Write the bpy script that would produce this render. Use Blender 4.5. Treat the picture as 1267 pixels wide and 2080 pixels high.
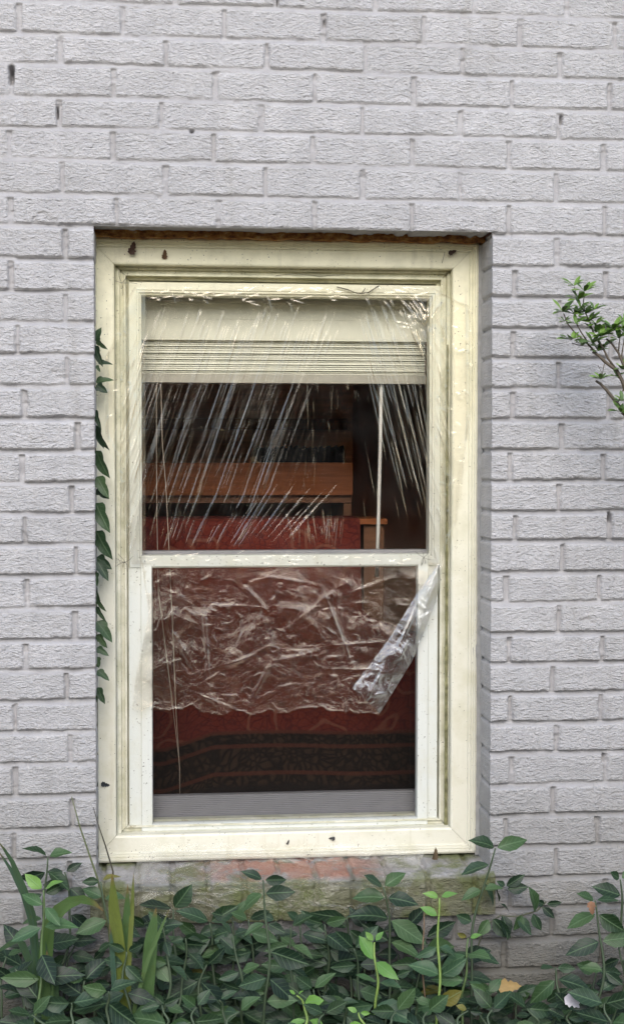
import bpy, math, random
import numpy as np
from mathutils import Vector, Matrix
random.seed(7)
rng = np.random.default_rng(11)
for o in list(bpy.data.objects): bpy.data.objects.remove(o)
S = bpy.context.scene
COL = S.collection
R = math.radians

# ------------------------------------------------------------------ camera
F_PX, CAM = 3024.0, Vector((-0.3121, -3.0109, 1.1995))
def _axes(yaw, pitch, roll):
    f = Vector((math.sin(yaw), math.cos(yaw), 0)); r = Vector((math.cos(yaw), -math.sin(yaw), 0)); d = Vector((0, 0, -1))
    f2 = f*math.cos(pitch)+d*math.sin(pitch); d2 = d*math.cos(pitch)-f*math.sin(pitch)
    return r*math.cos(roll)+d2*math.sin(roll), d2*math.cos(roll)-r*math.sin(roll), f2
AR, AD, AF = _axes(0.103298, 0.033658, -0.000602)
cam = bpy.data.cameras.new("camera"); co = bpy.data.objects.new("camera", cam); COL.objects.link(co)
cam.sensor_fit = 'VERTICAL'; cam.sensor_height = 24.0; cam.lens = 24.0*F_PX/2080.0
cam.clip_start = 0.05; cam.clip_end = 500
m = Matrix((AR, -AD, -AF)).transposed().to_4x4(); m.translation = CAM
co.matrix_world = m; S.camera = co
def W(px, py, Y):
    """point at depth Y seen at pixel (px,py) of the photograph"""
    ray = AF*F_PX + AR*(px-633.5) + AD*(py-1040.0)
    return CAM + ray*((Y-CAM.y)/ray.y)

# ------------------------------------------------------------------ light
SUN_EL, SUN_AZ = R(33), R(-4)      # azimuth: 0 = straight out from the wall, negative = to the left
w = bpy.data.worlds.new("World"); S.world = w; w.use_nodes = True
nt = w.node_tree; bg = nt.nodes["Background"]
sky = nt.nodes.new("ShaderNodeTexSky"); sky.sky_type = 'NISHITA'; sky.sun_disc = False
sky.sun_elevation = SUN_EL; sky.sun_rotation = math.pi - SUN_AZ
sky.air_density = 1.0; sky.dust_density = 1.6; sky.ozone_density = 1.0
nt.links.new(sky.outputs[0], bg.inputs[0]); bg.inputs[1].default_value = 0.14
sl = bpy.data.lights.new("sun", 'SUN'); sl.energy = 1.1; sl.angle = R(42); sl.color = (1.0, 0.98, 0.93)
so = bpy.data.objects.new("sun", sl); COL.objects.link(so)
sd = Vector((math.sin(SUN_AZ)*math.cos(SUN_EL), -math.cos(SUN_AZ)*math.cos(SUN_EL), math.sin(SUN_EL)))
so.rotation_euler = sd.to_track_quat('Z', 'Y').to_euler(); so.location = sd*20
S.view_settings.view_transform = 'Standard'; S.view_settings.look = 'None'
S.view_settings.exposure = 1.08; S.view_settings.gamma = 1.0
S.cycles.transparent_max_bounces = 24; S.cycles.max_bounces = 10
S.cycles.sample_clamp_indirect = 6.0

# ------------------------------------------------------------------ helpers
class MB:
    def __init__(s): s.v=[]; s.f=[]; s.uv=[]; s.c=[]
    def add(s, vs, fs, uvs=None, col=(1,1,1)):
        b=len(s.v); s.v += [tuple(v) for v in vs]; s.f += [tuple(i+b for i in f) for f in fs]
        s.uv += list(uvs) if uvs is not None else [(0,0)]*len(vs)
        s.c += [tuple(col)+(1,)]*len(vs)
    def box(s, a, b, col=(1,1,1)):
        x0,y0,z0=a; x1,y1,z1=b
        v=[(x0,y0,z0),(x1,y0,z0),(x1,y1,z0),(x0,y1,z0),(x0,y0,z1),(x1,y0,z1),(x1,y1,z1),(x0,y1,z1)]
        s.add(v,[(0,3,2,1),(4,5,6,7),(0,1,5,4),(1,2,6,5),(2,3,7,6),(3,0,4,7)],col=col)
    def tube(s, pts, rad, n=6, col=(1,1,1)):
        pts=[Vector(p) for p in pts]; k=len(pts)
        rs = rad if isinstance(rad,(list,tuple)) else [rad]*k
        vs=[]; fs=[]
        up=Vector((0.3,1,0.2)).normalized()
        for i,p in enumerate(pts):
            t=(pts[min(i+1,k-1)]-pts[max(i-1,0)])
            if t.length<1e-9: t=Vector((0,0,1))
            t.normalize(); a=t.cross(up)
            if a.length<1e-4: a=t.cross(Vector((1,0,0)))
            a.normalize(); b=t.cross(a)
            for j in range(n):
                q=2*math.pi*j/n; vs.append(p+(a*math.cos(q)+b*math.sin(q))*rs[i])
        for i in range(k-1):
            for j in range(n):
                fs.append((i*n+j,i*n+(j+1)%n,(i+1)*n+(j+1)%n,(i+1)*n+j))
        fs.append(tuple(range(n))[::-1]); fs.append(tuple((k-1)*n+j for j in range(n)))
        s.add(vs,fs,col=col)
    def build(s, name, mat, parent=None, smooth=True, origin=None):
        me=bpy.data.meshes.new(name)
        org=Vector(origin) if origin is not None else Vector((0,0,0))
        me.from_pydata([tuple(Vector(v)-org) for v in s.v],[],s.f)
        uvl=me.uv_layers.new(name="UVMap"); li=np.empty(len(me.loops),dtype=np.int32); me.loops.foreach_get("vertex_index",li)
        uvl.data.foreach_set("uv", np.array(s.uv,dtype=np.float32)[li].ravel())
        ca=me.color_attributes.new("Col",'FLOAT_COLOR','POINT'); ca.data.foreach_set("color",np.array(s.c,dtype=np.float32).ravel())
        if smooth: me.polygons.foreach_set("use_smooth",[True]*len(me.polygons))
        me.materials.append(mat); me.update()
        return link(name, me, parent, org)
def link(name, me, parent=None, loc=None):
    o=bpy.data.objects.new(name,me); COL.objects.link(o)
    if loc is not None: o.location=loc
    if parent is not None:
        o.parent=parent; o.location=Vector(o.location)-Vector(parent.location)
    return o
def grid_mesh(name, P, mat, parent=None, mask=None, smooth=True, solid=False):
    """P: (nz,nx,3) array of points -> quad sheet"""
    nz,nx,_=P.shape; me=bpy.data.meshes.new(name)
    idx=np.arange(nz*nx).reshape(nz,nx)
    q=np.stack([idx[:-1,:-1],idx[:-1,1:],idx[1:,1:],idx[1:,:-1]],-1)
    q=q[mask] if mask is not None else q.reshape(-1,4)
    return raw_mesh(name,P.reshape(-1,3),q.reshape(-1,4),mat,parent,smooth)
def raw_mesh(name,V,Q,mat,parent=None,smooth=True,attr=None,tone=None):
    me=bpy.data.meshes.new(name)
    used=np.zeros(len(V),bool); used[Q.ravel()]=True
    rem=np.cumsum(used)-1; V=V[used]; Q=rem[Q]
    me.vertices.add(len(V)); me.vertices.foreach_set("co",V.astype(np.float32).ravel())
    me.loops.add(Q.size); me.loops.foreach_set("vertex_index",Q.astype(np.int32).ravel())
    me.polygons.add(len(Q)); me.polygons.foreach_set("loop_start",np.arange(0,Q.size,4,dtype=np.int32))
    me.polygons.foreach_set("loop_total",np.full(len(Q),4,dtype=np.int32))
    me.polygons.foreach_set("use_smooth",np.full(len(Q),smooth))
    if attr is not None:
        at=me.attributes.new('mortar','FLOAT','POINT'); at.data.foreach_set('value',attr[used].astype(np.float32))
    if tone is not None:
        at=me.attributes.new('tone','FLOAT','POINT'); at.data.foreach_set('value',tone[used].astype(np.float32))
    me.update(calc_edges=True); me.validate()
    me.materials.append(mat)
    return link(name,me,parent)
def thing(name,label,cat,loc=(0,0,0),group=None):
    o=bpy.data.objects.new(name,None); COL.objects.link(o); o.location=loc; o.empty_display_size=0.05
    return tag(o,label,cat,group)
def tag(o,label,cat,group=None):
    o['label']=label; o['category']=cat
    if group: o['group']=group
    return o
def vnoise(x, z, sx, sz, seed):
    """smooth value noise, -1..1, cell sizes sx, sz (numpy)"""
    r=np.random.default_rng(seed); T=r.uniform(-1,1,(256,256))
    u=x/sx; v=z/sz; iu=np.floor(u).astype(int); iv=np.floor(v).astype(int); fu=u-iu; fv=v-iv
    fu=fu*fu*(3-2*fu); fv=fv*fv*(3-2*fv)
    g=lambda a,b: T[a%256,b%256]
    return (g(iu,iv)*(1-fu)+g(iu+1,iv)*fu)*(1-fv)+(g(iu,iv+1)*(1-fu)+g(iu+1,iv+1)*fu)*fv
def sstep(t): t=np.clip(t,0,1); return t*t*(3-2*t)

# ------------------------------------------------------------------ materials
def newmat(name):
    m=bpy.data.materials.new(name); m.use_nodes=True; n=m.node_tree.nodes; l=m.node_tree.links
    return m,n,l,n["Principled BSDF"]
def nd(n,t,**k):
    x=n.new(t)
    for a,b in k.items():
        if a.startswith('i_'): x.inputs[a[2:].replace('_',' ')].default_value=b
        else: setattr(x,a,b)
    return x
def mapping(n,l,scale=(1,1,1),coord='Object'):
    tc=n.new("ShaderNodeTexCoord"); mp=n.new("ShaderNodeMapping"); mp.inputs['Scale'].default_value=scale
    l.new(tc.outputs[coord],mp.inputs[0]); return mp.outputs[0]
def noise(n,l,vec,scale,detail=4,rough=.55):
    x=n.new("ShaderNodeTexNoise"); x.inputs['Scale'].default_value=scale; x.inputs['Detail'].default_value=detail
    x.inputs['Roughness'].default_value=rough; l.new(vec,x.inputs['Vector']); return x.outputs['Fac']
def ramp(n,l,fac,stops):
    x=n.new("ShaderNodeValToRGB"); e=x.color_ramp.elements
    while len(e)<len(stops): e.new(0.5)
    for k,(p,c) in enumerate(stops): e[k].position=p; e[k].color=tuple(c)+((1,) if len(c)==3 else ())
    l.new(fac,x.inputs[0]); return x.outputs[0]
def mixc(n,l,fac,a,b,mode='MIX'):
    x=n.new("ShaderNodeMix"); x.data_type='RGBA'; x.blend_type=mode
    for sock,v in ((x.inputs[0],fac),(x.inputs[6],a),(x.inputs[7],b)):
        if isinstance(v,(int,float)): sock.default_value=v
        elif isinstance(v,tuple): sock.default_value=v+((1,) if len(v)==3 else ())
        else: l.new(v,sock)
    return x.outputs[2]
def math_(n,l,op,a,b=None,c=None,clamp=False):
    x=n.new("ShaderNodeMath"); x.operation=op; x.use_clamp=clamp
    for k,v in enumerate((a,b,c)):
        if v is None: continue
        if isinstance(v,(int,float)): x.inputs[k].default_value=v
        else: l.new(v,x.inputs[k])
    return x.outputs[0]
def maprange(n,l,v,a,b,c=0.0,d=1.0):
    x=n.new("ShaderNodeMapRange"); x.inputs[1].default_value=a; x.inputs[2].default_value=b; x.inputs[3].default_value=c; x.inputs[4].default_value=d
    l.new(v,x.inputs[0]); return x.outputs[0]
def bump(n,l,h,dist,strength=1.0,prev=None):
    x=n.new("ShaderNodeBump"); x.inputs['Distance'].default_value=dist; x.inputs['Strength'].default_value=strength
    l.new(h,x.inputs['Height'])
    if prev is not None: l.new(prev,x.inputs['Normal'])
    return x.outputs[0]
def sepz(n,l,vec,ax='Z'):
    x=n.new("ShaderNodeSeparateXYZ"); l.new(vec,x.inputs[0]); return x.outputs[ax]

def mat_paint_brick(name, wear=None, algae=(0.60,0.14)):
    m,n,l,p=newmat(name); v=mapping(n,l)
    big=noise(n,l,v,3.0,5); mid=noise(n,l,v,22,5); fine=noise(n,l,mapping(n,l,(1,1,1.6)),170,4,.65)
    tn=nd(n,"ShaderNodeAttribute",attribute_name="tone").outputs['Fac']
    def shifted(sc_):
        a_=n.new("ShaderNodeVectorMath"); a_.operation='MULTIPLY_ADD'; l.new(mapping(n,l,sc_),a_.inputs[0]); a_.inputs[1].default_value=(1,1,1)
        cb=n.new("ShaderNodeCombineXYZ"); l.new(math_(n,l,'MULTIPLY',tn,37.0),cb.inputs[1]); l.new(cb.outputs[0],a_.inputs[2]); return a_.outputs[0]
    c=ramp(n,l,big,[(.3,(.448,.442,.458)),(.7,(.525,.518,.532))])
    c=mixc(n,l,maprange(n,l,mid,.35,.75),c,(.405,.40,.415))
    c=mixc(n,l,maprange(n,l,tn,0,1,0,.16),c,(.27,.268,.265))
    dr=noise(n,l,mapping(n,l,(1,1,.10)),26,4,.6); c=mixc(n,l,maprange(n,l,dr,.55,.75,0,.30),c,(.25,.235,.205))
    # grime in the low pits of the rough paint
    pit=maprange(n,l,fine,.40,.28); c=mixc(n,l,math_(n,l,'MULTIPLY',pit,.45),c,(.23,.215,.19))
    # sparse grey-brown scuffs
    sc=maprange(n,l,noise(n,l,v,9,6,.7),.665,.74); c=mixc(n,l,math_(n,l,'MULTIPLY',sc,.6),c,(.20,.17,.14))
    # algae at the foot of the wall, deepened with painted shade behind the plants
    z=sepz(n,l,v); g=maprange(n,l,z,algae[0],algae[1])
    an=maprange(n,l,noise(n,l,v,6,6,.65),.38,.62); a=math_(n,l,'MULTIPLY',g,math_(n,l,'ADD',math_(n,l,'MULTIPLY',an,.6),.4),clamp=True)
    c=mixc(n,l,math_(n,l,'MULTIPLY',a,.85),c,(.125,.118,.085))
    ft=math_(n,l,'MULTIPLY',maprange(n,l,math_(n,l,'ADD',z,math_(n,l,'MULTIPLY',an,.10)),.36,.12),.8,clamp=True); c=mixc(n,l,ft,c,(.085,.080,.060))  # second darkening of the foot, painted as shade among the stems
    if wear:
        x0,x1=wear[:2]; xx=sepz(n,l,v,'X')
        w1=math_(n,l,'MULTIPLY',maprange(n,l,xx,x0-.05,x0+.05),maprange(n,l,xx,x1+.04,x1-.04))
        w1=math_(n,l,'MULTIPLY',w1,maprange(n,l,z,wear[2]-.004,wear[2]+.002)); wn=maprange(n,l,noise(n,l,v,16,5,.6),.41,.48); ww=math_(n,l,'MULTIPLY',w1,wn,clamp=True)
        c=mixc(n,l,math_(n,l,'MULTIPLY',maprange(n,l,z,wear[2]-.002,wear[2]-.008),maprange(n,l,noise(n,l,v,8,4),.3,.6,.6,.92)),c,(.15,.15,.085))  # front face: green growth plus painted shade, setting it below the brighter top
        gn=maprange(n,l,noise(n,l,v,11,5,.6),.48,.60)
        c=mixc(n,l,math_(n,l,'MULTIPLY',gn,.8),c,(.13,.15,.05))
        c=mixc(n,l,math_(n,l,'MULTIPLY',ww,.85),c,(.40,.185,.125))
    c=mixc(n,l,math_(n,l,'MULTIPLY',nd(n,"ShaderNodeAttribute",attribute_name="mortar").outputs['Fac'],.5),c,mixc(n,l,1.0,c,(.50,.50,.51),'MULTIPLY'))
    l.new(c,p.inputs['Base Color']); p.inputs['Roughness'].default_value=.75
    p.inputs['Specular IOR Level'].default_value=.35
    # torn, wavy ridges of the rugged face + fine grain
    wv=shifted((1,1,2.1)); r1=noise(n,l,wv,72,3,.6); r1=math_(n,l,'ABSOLUTE',math_(n,l,'SUBTRACT',r1,.5))
    mo=nd(n,"ShaderNodeAttribute",attribute_name="mortar").outputs['Fac']; sm=maprange(n,l,mo,0,.8,.76,.28)
    r3=noise(n,l,shifted((1,1,2.6)),44,4,.62); r3=math_(n,l,'ABSOLUTE',math_(n,l,'SUBTRACT',r3,.5)); r1=math_(n,l,'ADD',r1,math_(n,l,'MULTIPLY',r3,1.3))
    b1=bump(n,l,r1,.0125,1.0); b2=bump(n,l,fine,.0030,.9,b1)
    for q_ in n:
        if q_.type=='BUMP': l.new(sm,q_.inputs['Strength'])
    l.new(b2,p.inputs['Normal']); return m

def mat_simple(name,col,rough=.6,spec=.4,var=.12,scale=30,bmp=0.0,bscale=200):
    m,n,l,p=newmat(name); v=mapping(n,l); f=noise(n,l,v,scale,5)
    a=tuple(min(1,c*(1-var)) for c in col); b=tuple(min(1,c*(1+var)) for c in col)
    l.new(ramp(n,l,f,[(.3,a),(.7,b)]),p.inputs['Base Color']); p.inputs['Roughness'].default_value=rough
    p.inputs['Specular IOR Level'].default_value=spec
    if bmp: l.new(bump(n,l,noise(n,l,v,bscale,3),bmp),p.inputs['Normal'])
    return m

def mat_frame(name, dirt=1.0, green=0.0, low=(.635,.62,.525)):
    """old cream vinyl: yellowed towards the sheltered head, speckled with grime"""
    m,n,l,p=newmat(name); v=mapping(n,l); z=sepz(n,l,v)
    yel_lift=maprange(n,l,math_(n,l,'ADD',z,math_(n,l,'MULTIPLY',noise(n,l,v,4,3),.25)),1.0,1.85)
    c=mixc(n,l,yel_lift,low,(.80,.765,.55))  # head colour is yellower, and raised to make up for soffit shade
    mot=noise(n,l,v,14,6,.65); c=mixc(n,l,math_(n,l,'MULTIPLY',maprange(n,l,mot,.48,.72),.55*dirt),c,(.47,.45,.31))
    if green: c=mixc(n,l,math_(n,l,'MULTIPLY',maprange(n,l,noise(n,l,v,20,6,.7),.40,.58),green),c,(.22,.23,.10))
    st=noise(n,l,mapping(n,l,(1,1,.12)),60,4,.6); c=mixc(n,l,math_(n,l,'MULTIPLY',maprange(n,l,st,.56,.75),.35*dirt),c,(.40,.37,.26))
    pe=noise(n,l,v,34,6,.72); c=mixc(n,l,maprange(n,l,pe,.66,.70,0,.7*dirt),c,(.30,.26,.17))
    sp=noise(n,l,v,230,2,.5); big=noise(n,l,v,25,3); thr=math_(n,l,'ADD',sp,math_(n,l,'MULTIPLY',math_(n,l,'SUBTRACT',big,.5),.25))
    c=mixc(n,l,maprange(n,l,thr,.70,.74),c,(.06,.05,.035))
    l.new(c,p.inputs['Base Color']); p.inputs['Roughness'].default_value=.42; p.inputs['Specular IOR Level'].default_value=.4
    l.new(bump(n,l,noise(n,l,v,120,3),.0006),p.inputs['Normal']); return m

def mat_thin(name, f0, edge, rough, haze=0.0, tint=(1,1,1), bmp=None, hazecol=(.85,.85,.82), pw=3.0, gcol=(1,1,1)):
    """thin clear sheet: see-through with a mirror coat that strengthens at grazing angles"""
    m=bpy.data.materials.new(name); m.use_nodes=True; n=m.node_tree.nodes; l=m.node_tree.links
    n.remove(n["Principled BSDF"]); out=n["Material Output"]
    tr=nd(n,"ShaderNodeBsdfTransparent"); tr.inputs[0].default_value=tint+(1,)
    gl=nd(n,"ShaderNodeBsdfAnisotropic") if False else nd(n,"ShaderNodeBsdfGlossy"); gl.inputs['Roughness'].default_value=rough; gl.inputs['Color'].default_value=gcol+(1,)
    lw=nd(n,"ShaderNodeLayerWeight"); lw.inputs[0].default_value=.5
    f=math_(n,l,'ADD',math_(n,l,'MULTIPLY',math_(n,l,'POWER',lw.outputs['Facing'],pw),edge),f0,clamp=True)
    if bmp:
        v=mapping(n,l); h=noise(n,l,v,bmp[0],4,.6); b=bump(n,l,h,bmp[1])
        l.new(b,gl.inputs['Normal'])
    mx=nd(n,"ShaderNodeMixShader"); l.new(f,mx.inputs[0]); l.new(tr.outputs[0],mx.inputs[1]); l.new(gl.outputs[0],mx.inputs[2])
    last=mx.outputs[0]
    if haze:
        df=nd(n,"ShaderNodeBsdfDiffuse"); df.inputs[0].default_value=hazecol+(1,)
        m2=nd(n,"ShaderNodeMixShader"); v=mapping(n,l)
        hz=math_(n,l,'MULTIPLY',maprange(n,l,noise(n,l,v,18,5,.65),.35,.7),haze)
        l.new(hz,m2.inputs[0]); l.new(last,m2.inputs[1]); l.new(df.outputs[0],m2.inputs[2]); last=m2.outputs[0]
    l.new(last,out.inputs['Surface']); return m

def mat_leaf(name, rough=.42, spec=.45, trans=.0, vein=.5, veincol=(.30,.40,.24)):
    m,n,l,p=newmat(name)
    at=nd(n,"ShaderNodeAttribute",attribute_name="Col"); uv=nd(n,"ShaderNodeUVMap")
    u=sepz(n,l,uv.outputs[0],'X'); vv=sepz(n,l,uv.outputs[0],'Y')
    dv=math_(n,l,'ABSOLUTE',math_(n,l,'SUBTRACT',vv,.5))
    mid=maprange(n,l,dv,.042,.018)
    ph=math_(n,l,'FRACT',math_(n,l,'SUBTRACT',math_(n,l,'MULTIPLY',u,6.5),math_(n,l,'MULTIPLY',dv,3.6)))
    sec=math_(n,l,'MULTIPLY',maprange(n,l,math_(n,l,'ABSOLUTE',math_(n,l,'SUBTRACT',ph,.5)),.10,.03),.45)
    vm=math_(n,l,'MULTIPLY',math_(n,l,'MAXIMUM',mid,sec),vein)
    v=mapping(n,l); mot=noise(n,l,v,60,5,.65)
    c=mixc(n,l,maprange(n,l,mot,.3,.7,0,.35),at.outputs['Color'],mixc(n,l,1.0,at.outputs['Color'],(.55,.6,.5),'MULTIPLY'))
    c=mixc(n,l,vm,c,veincol)
    l.new(c,p.inputs['Base Color']); p.inputs['Roughness'].default_value=rough; p.inputs['Specular IOR Level'].default_value=spec
    l.new(bump(n,l,math_(n,l,'MAXIMUM',mid,sec),.0008,.5),p.inputs['Normal'])
    return m
def mat_col(name, rough=.7):
    m,n,l,p=newmat(name); at=nd(n,"ShaderNodeAttribute",attribute_name="Col"); v=mapping(n,l)
    c=mixc(n,l,maprange(n,l,noise(n,l,v,90,5,.6),.3,.7,0,.5),at.outputs['Color'],mixc(n,l,1.0,at.outputs['Color'],(.5,.5,.5),'MULTIPLY'))
    l.new(c,p.inputs['Base Color']); p.inputs['Roughness'].default_value=rough; return m

M={}
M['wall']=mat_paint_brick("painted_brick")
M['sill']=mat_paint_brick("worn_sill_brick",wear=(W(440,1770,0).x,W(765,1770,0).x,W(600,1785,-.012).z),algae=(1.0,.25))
M['frame']=mat_frame("cream_vinyl")
M['frame_dirty']=mat_frame("cream_vinyl_grimy",1.4,.35)
M['sash']=mat_frame("sash_vinyl",.6,0,(.58,.60,.57))
M['caulk']=mat_simple("grey_caulk",(.27,.265,.255),.7,.3,.2,40,.001,90)
M['rust']=None
M['film']=mat_thin("clear_film",.014,1.4,.05,.008,bmp=(420,.0002),pw=1.1,gcol=(1,.93,.81))
M['film_loose']=mat_thin("loose_film",.02,1.30,.045,.04,(.985,.975,.955),bmp=(240,.0018),hazecol=(.30,.20,.12),pw=1.05,gcol=(1,.90,.77))  # tan haze and gloss tint stand in for reflected tan surroundings
M['fold']=mat_thin("folded_film",.03,2.1,.045,.07,(.985,.98,.97),bmp=(240,.0018),hazecol=(.5,.48,.44),pw=1.05)
M['sheet']=mat_thin("draped_sheet",.015,.42,.08,.0,bmp=(300,.0008),pw=1.1)
M['glass']=mat_thin("window_glass",.018,.8,.0,.0)
M['blind']=mat_simple("cream_blind",(.69,.68,.54),.5,.3,.06,20)
M['blind_dark']=mat_simple("taupe_blind_rail",(.36,.34,.27),.5,.3,.06,20)
M['leaf']=mat_leaf("euonymus_leaf",.46,.30,vein=.32,veincol=(.17,.27,.14))
M['ivyleaf']=mat_leaf("ivy_leaf",.5,.35,vein=.22,veincol=(.2,.28,.16))
M['azleaf']=mat_leaf("azalea_leaf",.4,.4,vein=.25,veincol=(.25,.33,.1))
M['blade']=mat_leaf("strap_leaf",.45,.4,vein=.12,veincol=(.25,.3,.1))
def mat_blade():
    m,n,l,p=newmat("strap_blade"); at=nd(n,"ShaderNodeAttribute",attribute_name="Col"); uv=nd(n,"ShaderNodeUVMap")
    u=sepz(n,l,uv.outputs[0],'X'); vv=sepz(n,l,uv.outputs[0],'Y')
    mp=n.new("ShaderNodeMapping"); mp.inputs['Scale'].default_value=(1.3,24,1); l.new(uv.outputs[0],mp.inputs[0])
    st=noise(n,l,mp.outputs[0],3,4,.6); v=mapping(n,l); bl=noise(n,l,v,24,5,.65)
    c=mixc(n,l,maprange(n,l,st,.35,.7,0,.75),at.outputs['Color'],mixc(n,l,1.0,at.outputs['Color'],(.45,.62,.5),'MULTIPLY'))
    c=mixc(n,l,maprange(n,l,bl,.56,.70,0,.8),c,(.06,.085,.015))
    tip=math_(n,l,'ADD',u,math_(n,l,'MULTIPLY',bl,.12)); c=mixc(n,l,maprange(n,l,tip,.985,1.05,0,.9),c,(.16,.09,.035))
    l.new(c,p.inputs['Base Color']); p.inputs['Roughness'].default_value=.5; p.inputs['Specular IOR Level'].default_value=.35
    l.new(bump(n,l,st,.002,.7),p.inputs['Normal']); return m
M['blade']=mat_blade()
M['stem']=mat_col("plant_stem",.6)
M['dead']=mat_col("dead_leaf",.8)
M['added_hedge']=mat_leaf("added_hedge_leaf",.5,.3,vein=.1)
def _rust():
    m,n,l,p=newmat("rusty_steel"); v=mapping(n,l,(1,1,1.5)); f=noise(n,l,v,60,6,.7)
    c=ramp(n,l,f,[(.30,(.05,.022,.01)),(.45,(.22,.085,.02)),(.58,(.42,.22,.06)),(.72,(.52,.46,.34))])
    l.new(c,p.inputs['Base Color']); p.inputs['Roughness'].default_value=.9; l.new(bump(n,l,f,.004),p.inputs['Normal']); return m
M['rust']=_rust()

# ------------------------------------------------------------------ brick wall (rough relief with raked joints)
LB=[64,126,193,256,320,390,453.8,521.7,588,651.5,717,781.3,847.7,913,977.5,1040,1102.5,1167,1234,1297.7,1359,1420.8,1483,1547.7,1614,1681,1744,1811,1877]
RB=[94,154.7,218,279.4,342.5,409,474.5,539.5,601,664,725,787,849.5,912,974,1036.5,1096,1160,1221,1284,1344,1404.6,1465,1526.5,1590.5,1653,1716,1780,1841.5]
PITCH=.0635
xA,xB=W(100,1000,0).x,W(1100,1000,0).x
zl=[W(100,y,0).z for y in LB]; zr=[W(1100,y,0).z for y in RB]
for k in range(12): zl.append(zl[-1]-PITCH); zr.append(zr[-1]-PITCH)
PRE=12
zl=[zl[0]+PITCH*(k) for k in range(PRE,0,-1)]+zl; zr=[zr[0]+PITCH*k for k in range(PRE,0,-1)]+zr
zl=np.array(zl); zr=np.array(zr)      # descending, index PRE = course A
HJ_TOP={-1:[158,357,560,762,962,1151],0:[39,249,456,657,860,1056,1249],1:[123,337,542,742,939,1137],2:[24,231,438,639,841,1039,1238],
 3:[121.5,328,531,736,935,1134],4:[19,230,434,635.5,837,1033,1226],5:[127,337,539,737,934,1129],6:[22,237,444,639,837,1033,1228]}
HJ_L=[133,23,133,36,136.5,50,158,45,146,51,155,55,152,53,136,31,143,31,148,29,142,54]
HJ_R=[[1130.5],[1045,1230],[1137],[1042.5],[1134],[1042,1236],[1140],[1036,1225],[1135],[1046,1238],[1142],[1028.5,1216],[1134.6],[1034.5,1223],[1122],[1036,1220],[1130],[1039,1229],[1123],[1028,1213],[1129],[1036,1228]]
XL,XR=-.4365,.3708
def zline(ci,x): 
    t=(x-xA)/(xB-xA); return zl[ci+PRE]*(1-t)+zr[ci+PRE]*t
def joints(ci):
    half=(ci%2)*.1033
    if ci in HJ_TOP:
        xs=[W(p,LB[max(ci,0)]-25,0).x for p in HJ_TOP[ci]]
    elif 7<=ci<7+len(HJ_L):
        k=ci-7; y=LB[min(ci,28)]-25
        xs=[W(HJ_L[k],y,0).x]+[W(p,y,0).x for p in HJ_R[k]]
        a,b=xs[0],xs[1]; q=max(1,round((b-a)/.2065)); xs+= [a+(b-a)*j/q for j in range(1,q)]
    else: xs=[half+.013*math.sin(ci*7.3)]
    xs=sorted(xs); 
    while xs[0]>-2.4: xs.insert(0,xs[0]-.2065)
    while xs[-1]<2.4: xs.append(xs[-1]+.2065)
    return np.array(xs)
ZTOP=float(zline(6,0)); 
SILL_TOP=W(600,1785,-.012).z; SILL_BOT=W(600,1868,-.012).z
OPEN_BOT=SILL_BOT
def axis(lo,a,b,hi,fine,coarse,keys):
    e=[lo,a]+sorted(keys)+[b,hi]; out=[]
    for i in range(len(e)-1):
        st=coarse if i in (0,len(e)-2) else fine
        n=max(1,int(math.ceil((e[i+1]-e[i])/st))); out+=list(np.linspace(e[i],e[i+1],n,endpoint=False))
    return np.array(out+[hi])
gx=axis(-2.2,-.70,.70,2.2,.0024,.010,[XL,XR]); gz=axis(-.05,.06,2.14,2.7,.0024,.010,[OPEN_BOT,ZTOP])
X,Z=np.meshgrid(gx,gz)
nC=len(zl)
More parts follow.
